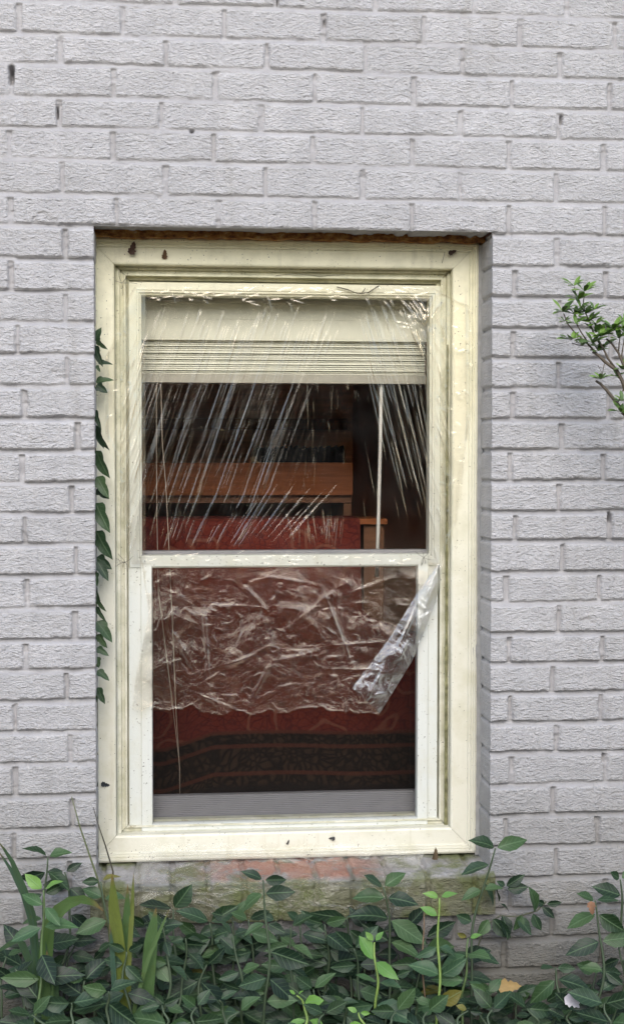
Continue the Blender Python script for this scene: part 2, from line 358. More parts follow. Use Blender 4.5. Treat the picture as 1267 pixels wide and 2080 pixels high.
def wall_depth(X,Z):
    D=np.zeros_like(X)
    wob=vnoise(X,Z,.030,.03,1)*.0011+vnoise(X,Z,.011,.011,2)*.0009
    wob2=vnoise(X,Z,.030,.03,3)*.0011+vnoise(X,Z,.010,.011,4)*.0009
    t=(X-xA)/(xB-xA)
    bow=vnoise(X,Z,.11,.05,21)*.0013
    Zw=Z+bow
    ci=np.full(X.shape,-1); vb=np.zeros_like(X); vt=np.zeros_like(X)
    for k in range(nC):
        zb=zl[k]*(1-t)+zr[k]*t
        za=(zl[k-1]*(1-t)+zr[k-1]*t) if k>0 else zb+PITCH
        msk=(Zw>=zb-.0060)&(Zw<za-.0060); ci[msk]=k; vb[msk]=(Zw-zb)[msk]; vt[msk]=(za-.0098-Zw)[msk]
    dv=np.minimum(vb,vt)+wob
    dh=np.full(X.shape,1.); brick=np.zeros(X.shape)
    for k in range(nC):
        msk=ci==k
        if not msk.any(): continue
        js=joints(k-PRE); x=X[msk]; i=np.clip(np.searchsorted(js,x),1,len(js)-1)
        jw=.0044+.0008*np.sin(np.arange(len(js))*3.7+k*2.1)
        dh[msk]=np.minimum(x-js[i-1]-jw[i-1],js[i]-x-jw[i])
        brick[msk]=k*131+i
    dh=dh+wob2
    top=sstep((Z-ZTOP+.004)/.012)                      # joints above the window are struck almost flush
    mz=.0108*(1-top)+.0045*top; mh=.0095*(1-top)+.0060*top
    smear=sstep((vnoise(X,Z,.16,.05,5)+.35*vnoise(X,Z,.03,.02,6)-.28)/.25)
    mz=mz*(1-.55*smear); mh=mh*(1-.45*smear)
    rr=.0024
    fz=sstep(dv/rr); fh=sstep(dh/(rr*.75))
    q=np.clip((Zw-0)*0+ (vt<0)*(-vt/.0098) ,0,1); q=1-q; q=np.where(vt<0,np.clip(-vt/.0098,0,1),np.clip(1+vb/.0098,0,1))
    q=np.where(vt<vb,np.clip((-vt)/.0098,0,1),np.clip(1+vb/.0098,0,1))
    prof_=.10+.90*sstep(q*1.25)
    rec=np.maximum(mz*(1-fz)*prof_, mh*(1-fh)*np.where(fz>0,1,0))
    h=np.random.default_rng(9); off=h.uniform(-.0013,.0013,200000); tl=h.uniform(-.012,.012,200000); b=brick.astype(int)%200000
    face=np.minimum(fz,fh)
    D=rec+off[b]*face
    rough=(np.abs(vnoise(X,Z,.013,.0055,7))*.0011+vnoise(X,Z,.0065,.0045,8)*.00055+vnoise(X,Z,.05,.03,10)*.0007)
    D+= -rough*(.25+.75*face)
    # chipped arrises
    ch=sstep((vnoise(X,Z,.022,.014,12)-.55)/.25)*sstep((.007-np.minimum(dv,dh))/.006)*.0025; D+=ch
    # open gaps in the mortar
    for (px,py,wx,wz,dp) in ((24,152,5,17,.03),(117,229,2.5,11,.03),(1140,243,2.5,10,.025),(1238,1051,3.5,10,.03),(390,267,4,3,.015),(660,47,3,8,.012),(564,4,2,8,.02),(1225,1540,3,9,.02)):
        c=W(px,py,0); D+=dp*sstep(1.4-np.abs(X-c.x)/(wx*.001))*sstep(1.4-np.abs(Z-c.z)/(wz*.001))
    # knocked-off patches of the face
    for (px,py,rx,rz) in ((90,445,26,14),(1195,775,26,16),(1195,1262,20,9),(120,765,18,14)):
        c=W(px,py,0); q=((X-c.x)/(rx*.001))**2+((Z-c.z)/(rz*.001))**2
        D+=.004*sstep((1.3-q+.5*vnoise(X,Z,.008,.006,14))/.8)*(.6+.4*vnoise(X,Z,.012,.008,15))
    tn=np.random.default_rng(19).uniform(0,1,200000)[b]
    return D,1-face,tn
D,MO,TN=wall_depth(X,Z)
P=np.stack([X,D,Z],-1)
cx=.5*(gx[1:]+gx[:-1]); cz=.5*(gz[1:]+gz[:-1])
CX,CZ=np.meshgrid(cx,cz)
mask=~((CX>XL)&(CX<XR)&(CZ>OPEN_BOT)&(CZ<ZTOP))
nz,nx=X.shape; idx=np.arange(nz*nx).reshape(nz,nx)
Q=[np.stack([idx[:-1,:-1],idx[:-1,1:],idx[1:,1:],idx[1:,:-1]],-1)[mask]]
V=[P.reshape(-1,3)]; base=nz*nx
# reveals: both cheeks and the soffit, running back from the front arris
ds=np.array([.003,.006,.010,.016,.022,.03,.04,.05,.06,.07,.08,.09,.1,.11,.12,.14,.2])
i0=int(np.argmin(abs(gz-OPEN_BOT))); i1=int(np.argmin(abs(gz-ZTOP))); jl=int(np.argmin(abs(gx-XL))); jr=int(np.argmin(abs(gx-XR)))
def cheek(front,out,axisk):
    global base
    nf=len(front); P0=V[0][front]; prev=front
    for d in ds:
        q=P0.copy(); k=sstep(d/.010); ymin=P0[:,1]
        q[:,1]=np.maximum(ymin+.0005*d/.2,0)*(1-k)+d*k+ymin*(1-k)*.0; q[:,1]=np.maximum(q[:,1],ymin+.02*d)
        amt=np.clip(P0[:,1]-.0005,0,.007)*.75*k + .0006*vnoise(P0[:,2]+P0[:,0],np.full(nf,d),.008,.008,31)*k+.0012*vnoise(P0[:,2]+P0[:,0],np.full(nf,d),.05,.05,32)*k
        q[:,axisk]+=out*amt; V.append(q); cur=np.arange(base,base+nf); base+=nf
        a=np.stack([prev[:-1],prev[1:],cur[1:],cur[:-1]],-1)
        Q.append(a if out>0 else a[:,::-1]); prev=cur
cheek(idx[i0:i1+1,jr],1,0); cheek(idx[i0:i1+1,jl],-1,0); cheek(idx[i1,jl:jr+1],1,2)
VV_=np.concatenate(V); MOa=np.full(len(VV_),.5); MOa[:MO.size]=MO.ravel(); TNa=np.full(len(VV_),.5); TNa[:TN.size]=TN.ravel()
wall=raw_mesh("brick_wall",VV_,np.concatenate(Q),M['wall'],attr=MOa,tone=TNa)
tag(wall,"brick house wall painted pale grey, rough rugged faces with raked joints","wall")

# ------------------------------------------------------------------ rusty lintel and brick sill
def lerp(a,b,t): return a+(b-a)*t
lx0,lx1=XL-.004,XR+.003
lin=MB(); n_=90; vs=[]; fs=[]
zt=ZTOP+.004
prof=[(.082,.002),(.082,-.0125),(.100,-.0135),(.118,-.0135),(.118,.002)]
for i in range(n_+1):
    x=lerp(lx0,lx1,i/n_); f=.0022*float(vnoise(np.array(x),np.array(.0),.02,1,41))+.0014*float(vnoise(np.array(x),np.array(.0),.006,1,42))
    for (y,dz) in prof: vs.append((x,y+abs(f)*.5,zt+dz+(f if dz<0 else 0)))
k=len(prof)
for i in range(n_):
    for j in range(k-1): fs.append((i*k+j,(i+1)*k+j,(i+1)*k+j+1,i*k+j+1))
lin.add(vs,fs); o=lin.build("steel_lintel",M['rust']); tag(o,"flaking rusty steel lintel over the head of the window","lintel")

# rowlock sill: bricks on edge, sloping out from the frame, one relief mesh
FZ=W(600,1744,.125).z
sx=np.arange(XL-.012,XR+.010,.0025); sv=np.concatenate([np.linspace(0,1,44),1+np.linspace(.03,1,40)])
SX,SV=np.meshgrid(sx,sv)
jt=[W(p,1825,-.012).x for p in (208,280,352,424,497,570,643,716,790,868,963)]
dj=np.min(np.abs(SX[...,None]-np.array(jt)),-1)-.004+vnoise(SX,SV,.01,.15,51)*.001
grv=1-sstep(dj/.003)
bid=np.searchsorted(np.array(jt),SX); bo=np.random.default_rng(3).uniform(-.004,.004,40)[bid]
topm=SV<=1
Yt=lerp(.15,-.012,np.clip(SV,0,1)); Zt=lerp(FZ+.004,SILL_TOP,np.clip(SV,0,1))
fr=np.clip(SV-1,0,1); Zf=lerp(SILL_TOP,SILL_BOT,fr)
ro=vnoise(SX,SV,.012,.09,52)*.0010+vnoise(SX,SV,.006,.05,53)*.0006+vnoise(SX,SV,.04,.3,54)*.0012
rnd=np.exp(-((SV-1)/.045)**2)*.004
Ys=np.where(topm,Yt,-.018)+np.where(topm,0,grv*.009+ro*1.6)+rnd*.8+np.where(topm,0,bo)
Zs=np.where(topm,Zt,Zf)-np.where(topm,grv*.006+ro*1.6+bo*.5,0)-rnd*.6
Ps=np.stack([SX,Ys,Zs],-1)
end=Ps[:,-1:].copy(); end2=end.copy(); end2[...,1]=.16
st=Ps[:,:1].copy(); st[...,1]=.16
bot=np.concatenate([st,Ps,end2],1); b2=bot[-1:].copy(); b2[...,1]=.16
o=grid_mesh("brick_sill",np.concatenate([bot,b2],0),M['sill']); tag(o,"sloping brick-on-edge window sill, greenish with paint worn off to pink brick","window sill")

# ------------------------------------------------------------------ window
win=thing("window","old cream vinyl double hung window with grimy frame in the grey brick wall","window",(W(580,1740,.12).x,.12,FZ))
def rect(px0,py0,px1,py1,Y):
    ym=.5*(py0+py1); xm=.5*(px0+px1)
    return W(px0,ym,Y).x,W(px1,ym,Y).x,W(xm,py1,Y).z,W(xm,py0,Y).z     # x0,x1,z0,z1
def frame_sides(name,outer,prof,mat,parent,gap=.0004,sub=1):
    """mitred frame: prof = [(inset from outer edge, depth y)]; four separate boards"""
    x0,x1,z0,z1=outer; cs=[(x0,z0,1,1),(x1,z0,-1,1),(x1,z1,-1,-1),(x0,z1,1,-1)]
    res=[]
    for s in range(4):
        a=cs[s]; b=cs[(s+1)%4]; mb=MB(); vs=[]
        dx,dz=b[0]-a[0],b[1]-a[1]; L=math.hypot(dx,dz); ux,uz=dx/L,dz/L
        N=24
        for i in range(N+1):
            t=i/N
            for (ins,y) in prof:
                ax,az=a[0]+a[2]*ins,a[1]+a[3]*ins; bx,bz=b[0]+b[2]*ins,b[1]+b[3]*ins
                ax+=ux*gap; az+=uz*gap; bx-=ux*gap; bz-=uz*gap
                wv=.0005*math.sin(t*9+s*2)+.0003*math.sin(t*23+s)
                vs.append((lerp(ax,bx,t),y+wv,lerp(az,bz,t)))
        k=len(prof); fs=[(i*k+j,i*k+j+1,(i+1)*k+j+1,(i+1)*k+j) for i in range(N) for j in range(k-1)]
        fs.append(tuple(range(k))); fs.append(tuple(range(N*k,N*k+k))[::-1])
        mb.add(vs,fs); res.append(mb.build(name,mat,parent,smooth=False))
    return res
def frame_loop(name,outer,prof,mat,parent):
    x0,x1,z0,z1=outer; cs=[(x0,z0,1,1),(x1,z0,-1,1),(x1,z1,-1,-1),(x0,z1,1,-1)]; N=14; vs=[]; k=len(prof)
    for s_ in range(4):
        a=cs[s_]; b=cs[(s_+1)%4]
        for i in range(N):
            t=i/N
            for (ins,y) in prof: vs.append((lerp(a[0]+a[2]*ins,b[0]+b[2]*ins,t),y,lerp(a[1]+a[3]*ins,b[1]+b[3]*ins,t)))
    T=4*N; fs=[(i*k+j,i*k+j+1,((i+1)%T)*k+j+1,((i+1)%T)*k+j) for i in range(T) for j in range(k-1)]
    mb=MB(); mb.add(vs,fs); return mb.build(name,mat,parent,smooth=False)
cas=rect(181,488,969,1743,.105)
cprof=[(0,.16),(0,.106),(.004,.1035),(.007,.1035),(.008,.1065),(.012,.1055),(.013,.109),(.0175,.1085),(.0195,.112),(.0500,.1125),(.0530,.114),(.0545,.117),(.0545,.16)]
frame_sides("casing_board",cas,cprof,M['frame'],win)
# caulk joint between casing and brick
cq=MB()
for (xa,xb,s) in ((cas[1],XR,1),(XL,cas[0],-1)):
    vs=[];fs=[];N=120
    for i in range(N+1):
        z=lerp(FZ+.003,ZTOP-.012,i/N); wv=.0016*float(vnoise(np.array(z),np.array(s*3.),.05,1,61))+.0009*float(vnoise(np.array(z),np.array(s*3.),.012,1,62))
        e0=(xa-.0015-abs(wv)) if s>0 else (xb+.0015+abs(wv)); e1=xb+.004 if s>0 else xa-.004
        bulge=.006 if abs(z-W(960,1330,.1).z)<.02 and s>0 else 0
        vs+=[(e0-(bulge if s>0 else 0),.1062,z),((e0+e1)/2,.103+wv,z),(e1,.098+wv,z)]
    for i in range(N):
        for j in range(2): fs.append((i*3+j,i*3+j+1,(i+1)*3+j+1,(i+1)*3+j))
    cq.add(vs,fs)
cq.build("caulk_joint",M['caulk'],win)
# jamb liner (recess between casing and sashes)
jam=rect(236,540,918,1696,.118)
jprof=[(0,.119),(0,.136),(.003,.139),(.0090,.139),(.0095,.150),(.017,.150),(.0175,.143),(.0215,.143),(.022,.165),(.028,.165),(.028,.2)]
frame_sides("jamb_liner",jam,jprof,M['frame_dirty'],win)
# algae-stained weatherstrip channel at the right of the sashes
M['algae']=mat_simple("algae_felt",(.17,.165,.085),.9,.2,.55,60,.003,150)
g=MB(); a=W(909,700,.134); b=W(909,1690,.134); vs=[];fs=[]
for i in range(81):
    t=i/80; z=lerp(a.z,b.z,t); ww=.0020+.0016*t+.0008*float(vnoise(np.array(z),np.array(1.),.02,1,63)); x=a.x
    vs+=[(x-ww,.137,z),(x,.1345,z),(x+ww,.137,z)]
for i in range(80): fs+=[(i*3,i*3+1,i*3+4,i*3+3),(i*3+1,i*3+2,i*3+5,i*3+4)]
g.add(vs,fs); g.build("weatherstrip",M['algae'],win)
# upper sash
def under(o,par):
    o.parent=par; return o
uo=rect(262,576,898,1152,.148)
sprof=[(0,.2),(0,.150),(.0015,.148),(.0165,.148),(.0175,.1505),(.0215,.1505),(.0225,.155),(.0265,.157),(.0270,.19)]
us=frame_loop("upper_sash",uo,sprof,M['sash'],win)
ur=(uo[0]+.0262,uo[1]-.0262,uo[2]+.0262,uo[3]-.0262)
gm=MB(); gm.add([(ur[0],.160,ur[2]),(ur[1],.160,ur[2]),(ur[1],.160,ur[3]),(ur[0],.160,ur[3])],[(0,1,2,3)])
under(gm.build("glass_pane",M['glass'],None,False),us)
# right hand liner strip beside the upper glass (inner stile seen through the pane)
# lower insect screen
so_=rect(287,1127,869,1690,.146)
sp2=[(0,.17),(0,.147),(.0015,.1455),(.0225,.1455),(.0235,.148),(.0245,.165)]
sc=frame_loop("insect_screen",so_,sp2,M['sash'],win)
sr=(so_[0]+.0235,so_[1]-.0235,so_[2]+.0235,so_[3]-.0235)
def _screen():
    m=bpy.data.materials.new("fibreglass_screen"); m.use_nodes=True; n=m.node_tree.nodes; l=m.node_tree.links
    p=n["Principled BSDF"]; p.inputs['Base Color'].default_value=(.010,.009,.009,1); p.inputs['Specular IOR Level'].default_value=.03; p.inputs['Roughness'].default_value=.6
    tr=nd(n,"ShaderNodeBsdfTransparent"); mx=nd(n,"ShaderNodeMixShader"); mx.inputs[0].default_value=.30
    l.new(tr.outputs[0],mx.inputs[1]); l.new(p.outputs[0],mx.inputs[2]); l.new(mx.outputs[0],n["Material Output"].inputs[0]); return m
M['screen']=_screen()
gm=MB(); gm.add([(sr[0],.158,sr[2]),(sr[1],.158,sr[2]),(sr[1],.158,sr[3]),(sr[0],.158,sr[3])],[(0,1,2,3)])
under(gm.build("screen_mesh",M['screen'],None,False),sc)
# flat side tracks left and right of the screen, full height
tk=MB()
x0=W(262,1400,.149).x
tk.box((jam[0]+.0255,.1505,so_[2]-.004),(so_[0]+.001,.19,uo[2]+.0))
tk.box((so_[1]-.001,.1505,so_[2]-.004),(jam[1]-.0255,.19,uo[2]+.0))
tk.build("side_track",M['sash'],win,False)
M['gap_black']=mat_simple("black_gap_shade",(.02,.018,.015),.9,.2,.5,50)
# black strip standing in for the shadowed gap below the screen
lp=MB(); r_=rect(243,1686,912,1698,.13); lp.box((r_[0],.1445,r_[2]-.002),(r_[1],.19,r_[2]+.0075)); lp.build("gap_shade",M['gap_black'],win,False)
# lower sash behind the screen
lo=rect(285,1118,872,1672,.185); lo=(lo[0],lo[1],lo[2],lo[3])
bt=W(575,1614,.185).z-lo[2]
M['inner_rail']=mat_simple("grey_sash_rail",(.25,.245,.25),.45,.4,.05,30)
ls=frame_loop("lower_sash",lo,[(0,.22),(0,.186),(.002,.185),(.020,.185),(.021,.21)],M['inner_rail'],win)
q=MB(); x_0,x_1=lo[0]+.021,lo[1]-.021
NR=16; vs=[];fs=[]
for i in range(NR*2+1):
    z=lerp(lo[2]+.0,lo[2]+bt,i/(NR*2)); y=.1875+(.0012 if i%2 else 0)+.0004*i; vs+=[(x_0,y,z),(x_1,y,z)]
for i in range(NR*2): fs.append((i*2,i*2+1,i*2+3,i*2+2))
vs+=[(x_0,.215,lo[2]+bt),(x_1,.215,lo[2]+bt)]; e=NR*4; fs.append((e,e+1,e+3,e+2))
q.add(vs,fs); under(q.build("bottom_rail",M['inner_rail'],None,False),ls)
gm=MB(); gm.add([(x_0,.2,lo[2]+bt-.004),(x_1,.2,lo[2]+bt-.004),(x_1,.2,lo[3]-.02),(x_0,.2,lo[3]-.02)],[(0,1,2,3)])
under(gm.build("glass_pane",M['glass'],None,False),ls)

# ------------------------------------------------------------------ room behind the window
M['room']=mat_simple("dark_brown_plaster",(.58,.28,.17),.8,.2,.3,3)
rm=MB(); rx0,rx1,ry0,ry1,rz0,rz1=-1.3,1.3,.205,1.75,.30,2.5
hx0,hx1,hz0,hz1=cas[0]+.02,cas[1]-.02,cas[2]+.02,cas[3]-.02
def quad(mb,a,b,c,d): mb.add([a,b,c,d],[(0,1,2,3)])
quad(rm,(rx0,ry1,rz0),(rx1,ry1,rz0),(rx1,ry1,rz1),(rx0,ry1,rz1))
quad(rm,(rx0,ry0,rz0),(rx0,ry1,rz0),(rx0,ry1,rz1),(rx0,ry0,rz1)); quad(rm,(rx1,ry0,rz0),(rx1,ry1,rz0),(rx1,ry1,rz1),(rx1,ry0,rz1))
quad(rm,(rx0,ry0,rz0),(rx1,ry0,rz0),(rx1,ry1,rz0),(rx0,ry1,rz0)); quad(rm,(rx0,ry0,rz1),(rx1,ry0,rz1),(rx1,ry1,rz1),(rx0,ry1,rz1))
for (a,b,c,d) in ((rx0,hx0,rz0,rz1),(hx1,rx1,rz0,rz1),(hx0,hx1,rz0,hz0),(hx0,hx1,hz1,rz1)): quad(rm,(a,ry0,c),(b,ry0,c),(b,ry0,d),(a,ry0,d))
o=rm.build("room_interior",M['room'],None,False); tag(o,"dark brown room seen through the window","room")
# raised blind
bl=thing("window_blind","cream blind pulled up behind the top of the window","blind",(W(570,690,.25).x,.25,W(570,778,.25).z))
def pbox(mb,px0,py0,px1,py1,Y0,Y1):
    x0,x1,z0,z1=rect(px0,py0,px1,py1,Y0); mb.box((x0,Y0,z0),(x1,Y1,z1))
b=MB(); pbox(b,280,570,866,692,.240,.31); 
x0,x1,z0,z1=rect(280,640,866,650,.240); b.box((x0,.2385,z0),(x1,.240,z0+.002)); x0,x1,z0,z1=rect(280,612,866,618,.240); b.box((x0,.237,z0),(x1,.2398,z1))
b.build("headrail",M['blind'],bl,False)
b=MB(); ys=692.0; kq=0
while ys<760:
    h=4.2 if kq%5 else 5.4
    x0,x1,z0,z1=rect(283,ys,863,ys+h-1.2,.250+.002*math.sin(kq*2.3)); yy=.250+.003*math.sin(kq*2.3)
    b.add([(x0,yy,z0),(x1,yy,z0),(x1,yy+.006,z0+.5*(z1-z0)),(x0,yy+.006,z0+.5*(z1-z0)),(x1,yy+.001,z1),(x0,yy+.001,z1),(x0,.29,z0),(x1,.29,z0)],[(0,1,4,5),(0,1,7,6)])
    ys+=h; kq+=1
b.build("slat_stack",M['blind'],bl,False)
b=MB(); pbox(b,282,760,864,778,.246,.29); b.build("bottom_rail",M['blind_dark'],bl,False)
M['wand']=mat_simple("frosted_wand",(.55,.53,.47),.3,.5,.05,30)
b=MB(); b.tube([W(774,770,.262),W(772,900,.262),W(768,1060,.262),W(765,1172,.262)],.0042,8); b.build("tilt_wand",M['wand'],bl)
M['cord']=mat_simple("lift_cord",(.50,.42,.32),.8,.2,.1,60)
b=MB()
b.tube([W(327,775,.256),W(330,900,.256),W(337,985,.256),W(342,1080,.256),W(350,1250,.256),W(358,1450,.256),W(365,1560,.256),W(366,1622,.256)],.0007,5)
b.tube([W(318,775,.257),W(318,900,.257),W(319,1050,.257),W(322,1200,.257),W(352,1440,.257),W(364,1545,.257)],.0006,5)
b.build("lift_cord",M['cord'],bl)

# furniture deep in the room
def mat_wood(name,c):
    m,n,l,p=newmat(name); f=noise(n,l,mapping(n,l,(1,1,14)),6,5,.6); g=noise(n,l,mapping(n,l),2.5,3)
    col=ramp(n,l,f,[(.3,tuple(x*.6 for x in c)),(.7,c)]); l.new(mixc(n,l,maprange(n,l,g,.3,.7,0,.4),col,tuple(x*.5 for x in c)),p.inputs['Base Color']); p.inputs['Roughness'].default_value=.55; p.inputs['Specular IOR Level'].default_value=.15; return m
M['wood']=mat_wood("orange_brown_wood",(.36,.115,.036)); M['wood2']=mat_wood("dark_wood",(.22,.10,.05))
M['wood3']=mat_wood("brown_panel",(.85,.40,.20))
M['blanket']=mat_simple("black_cloth",(.016,.013,.016),.9,.2,.3,40)
sh=thing("wooden_shelf","brown wooden shelf unit at the back of the dark room","shelf",(W(500,1005,.76).x,.9,.30))
b=MB(); pbox(b,180,940,716,1006,.76,.778); b.build("front_board",M['wood'],sh,False)
b=MB(); x0,x1,z0,z1=rect(180,940,716,1006,.76); b.box((x0,.780,z0-.02),(x1,1.07,z0)); b.box((x0,.780,z1-.013),(x1-.01,1.07,z1-.001)); b.build("shelf_board",M['wood2'],sh,False)
for xa in (x1-.02,x0):
    b=MB(); b.box((xa,.785,.30),(xa+.02,1.07,z0-.022)); b.build("side_panel",M['wood2'],sh,False)
b=MB(); pbox(b,150,700,716,940,1.075,1.09); b.build("back_panel",M['wood3'],sh,False)
b=MB(); pbox(b,180,850,706,872,1.05,1.072); b.build("back_rail",M['wood'],sh,False)
bk=MB(); 
x0=W(520,944,.83).x; x1=W(696,944,.83).x; z0=z1+.0005
vs=[];fs=[];NB=40
for i in range(NB+1):
    x=lerp(x0,x1,i/NB); hh=.034+.009*abs(math.sin(i*.9))+.004*math.sin(i*2.1); dy=.010*math.sin(i*1.1)
    vs+=[(x,.80+dy,z0),(x,.79+dy,z0+hh*.7),(x,.82+dy,z0+hh),(x,.93,z0+hh*.9),(x,.95,z0)]
for i in range(NB):
    for j in range(4): fs.append((i*5+j,i*5+j+1,(i+1)*5+j+1,(i+1)*5+j))
fs.append((0,1,2,3,4)); fs.append(tuple(NB*5+j for j in range(5))[::-1])
bk.add(vs,fs); o=bk.build("folded_blanket",M['blanket']); tag(o,"black folded blanket lying on the brown wooden shelf","blanket")
# low cabinet carrying a red patterned throw
tb=thing("wooden_bench","wooden bench under the red patterned throw in the room","bench",(W(500,1100,.62).x,.68,.30))
b=MB(); x0,x1,z0,z1=rect(100,1055,786,1066,.60); b.box((x0,.60,z0),(x1,.745,z1)); b.build("top_board",M['wood'],tb,False)
for xa in (x1-.055,x0):
    b=MB(); b.box((xa,.62,.30),(xa+.05,.735,z0-.001)); b.build("end_panel",M['wood2'],tb,False)
TZ=z0
def mat_throw():
    m,n,l,p=newmat("red_patterned_cloth"); uv=nd(n,"ShaderNodeUVMap"); tc=uv.outputs[0]
    v=sepz(n,l,tc,'Y')
    dist=n.new("ShaderNodeVectorMath"); dist.operation='ADD'
    nz_=n.new("ShaderNodeTexNoise"); nz_.inputs['Scale'].default_value=9; l.new(tc,nz_.inputs['Vector'])
    sc_=n.new("ShaderNodeVectorMath"); sc_.operation='SCALE'; sc_.inputs['Scale'].default_value=.11; l.new(nz_.outputs['Color'],sc_.inputs[0])
    l.new(tc,dist.inputs[0]); l.new(sc_.outputs[0],dist.inputs[1])
    vo=n.new("ShaderNodeTexVoronoi"); vo.inputs['Scale'].default_value=58; vo.feature='DISTANCE_TO_EDGE'; l.new(dist.outputs[0],vo.inputs['Vector'])
    vo2=n.new("ShaderNodeTexVoronoi"); vo2.inputs['Scale'].default_value=9; l.new(dist.outputs[0],vo2.inputs['Vector'])
    line=maprange(n,l,vo.outputs['Distance'],.09,.03)
    ring=maprange(n,l,math_(n,l,'ABSOLUTE',math_(n,l,'SUBTRACT',vo2.outputs['Distance'],.33)),.05,.02)
    red=mixc(n,l,noise(n,l,tc,14,4),(.085,.012,.008),(.14,.025,.014))
    red=mixc(n,l,math_(n,l,'MULTIPLY',line,.65),red,(.05,.008,.008))
    red=mixc(n,l,math_(n,l,'MULTIPLY',ring,.35),red,(.22,.10,.06))
    brown=mixc(n,l,maprange(n,l,vo.outputs['Distance'],.05,.25),(.010,.007,.005),(.034,.020,.012))
    # border bands in the cloth's own coordinates
    band=maprange(n,l,v,.184,.190); c=mixc(n,l,band,brown,red)
    for e in (.187,.155,.092):
        ln=maprange(n,l,math_(n,l,'ABSOLUTE',math_(n,l,'SUBTRACT',v,e)),.006,.003); c=mixc(n,l,math_(n,l,'MULTIPLY',ln,.7),c,(.075,.022,.012))
    dk=maprange(n,l,v,.070,.060); c=mixc(n,l,dk,c,(.012,.009,.008))
    l.new(c,p.inputs['Base Color']); p.inputs['Roughness'].default_value=.9; p.inputs['Specular IOR Level'].default_value=.15
    l.new(bump(n,l,noise(n,l,tc,90,3),.002),p.inputs['Normal']); return m
M['throw']=mat_throw()
tx0=W(150,1200,.58).x; tx1=W(732,1100,.58).x; txr=W(980,1400,.42).x
prof=[(.735,TZ+.016),(.60,TZ+.0145),(.590,TZ+.006),(.585,TZ-.02),(.575,TZ-.10),(.55,TZ-.20)]
zB=W(600,1625,.40).z; prof+=[(.50,lerp(TZ-.2,zB,.35)),(.45,lerp(TZ-.2,zB,.7)),(.41,zB),(.40,zB-.06)]
pl=[0]
for i in range(1,len(prof)): pl.append(pl[-1]+math.dist(prof[i],prof[i-1]))
NX,NY=90,80; Pt=np.zeros((NY,NX,3)); UV=np.zeros((NY,NX,2))
for j in range(NY):
    s=pl[-1]*j/(NY-1); k=max(i for i in range(len(pl)) if pl[i]<=s+1e-9); k=min(k,len(pl)-2); t=(s-pl[k])/(pl[k+1]-pl[k])
    y=lerp(prof[k][0],prof[k+1][0],t); z=lerp(prof[k][1],prof[k+1][1],t)
    wid=sstep(np.array((s-.36)/.12)).item()
    for i in range(NX):
        u=i/(NX-1); x=lerp(tx0,lerp(tx1,txr,wid),u); f=.010*math.sin(x*17+z*4)*min(1,max(0,(s-.36)*5)); sag=.020*max(0,.12-(u))/.12
        Pt[j,i]=(x,y+f-.0*u,z); UV[j,i]=(x*1.0,(pl[-1]-s)-.035+.04*min(1,max(0,.34-u)/.12)+.012*u)
mb=MB(); mb.add(Pt.reshape(-1,3),[(j*NX+i,j*NX+i+1,(j+1)*NX+i+1,(j+1)*NX+i) for j in range(NY-1) for i in range(NX-1)],[tuple(q) for q in UV.reshape(-1,2)])
o=mb.build("patterned_throw",M['throw']); tag(o,"red patterned throw with brown floral border draped over the bench","throw")

# ------------------------------------------------------------------ plastic film
fl=thing("plastic_film","clear plastic film stretched over the upper sash with its crumpled lower end hanging loose","plastic film",(W(580,1138,.14).x,.14,W(580,1138,.14).z))
def px_grid(y0,y1,ny,xl,xr,nx):
    ys=np.linspace(y0,y1,ny); a=np.interp(ys,[p[0] for p in xl],[p[1] for p in xl]); b=np.interp(ys,[p[0] for p in xr],[p[1] for p in xr])
    t=np.linspace(0,1,nx); return a[:,None]*(1-t)+b[:,None]*t, np.repeat(ys[:,None],nx,1)
def seg(H,PX,PY,x0,y0,x1,y1,wd,h,x_lo=None):
    L=math.hypot(x1-x0,y1-y0); ux,uy=(x1-x0)/L,(y1-y0)/L
    bx=(PX>min(x0,x1)-4*wd)&(PX<max(x0,x1)+4*wd)&(PY>min(y0,y1)-4*wd)&(PY<max(y0,y1)+4*wd)
    if not bx.any(): return
    dx=PX[bx]-x0; dy=PY[bx]-y0; s=(dx*ux+dy*uy)/L; d=-dx*uy+dy*ux
    tp=np.clip(np.minimum(s,1-s)*2.6,0,1); tp=tp*tp*(3-2*tp)
    H[bx]+=h*tp*np.exp(-(d/wd)**2)
def tent(H,PX,PY,x0,y0,x1,y1,wd,h):
    L=math.hypot(x1-x0,y1-y0); ux,uy=(x1-x0)/L,(y1-y0)/L
    dx=PX-x0; dy=PY-y0; s=(dx*ux+dy*uy)/L; d=np.abs(-dx*uy+dy*ux)*np.where((-dx*uy+dy*ux)>0,1.0,1.7)
    H+=h*np.clip(np.minimum(s,1-s)*3.2,0,1)*np.clip(1-d/wd,0,1)
def facets(PX,PY,seed,n,k=1.0):
    A=np.zeros_like(PX); r=np.random.default_rng(seed); x0,x1,y0,y1=PX.min(),PX.max(),PY.min(),PY.max()
    qx=PX+5*vnoise(PX,PY,26,26,seed+1); qy=PY+5*vnoise(PX,PY,26,26,seed+2)
    for i in range(n):
        w_=float(r.choice([5,8,13,24,44],p=[.40,.28,.16,.10,.06])); L=w_*r.uniform(1.8,5); a=r.normal(0,.75); cx_=r.uniform(x0,x1); cy_=r.uniform(y0,y1)
        tent(A,qx,qy,cx_-L*.5*math.cos(a),cy_-L*.5*math.sin(a),cx_+L*.5*math.cos(a),cy_+L*.5*math.sin(a),w_,k*w_*.001*r.uniform(.10,.30)*(1 if w_<12 else .38)*(1 if r.random()<.72 else -.8))
    return A
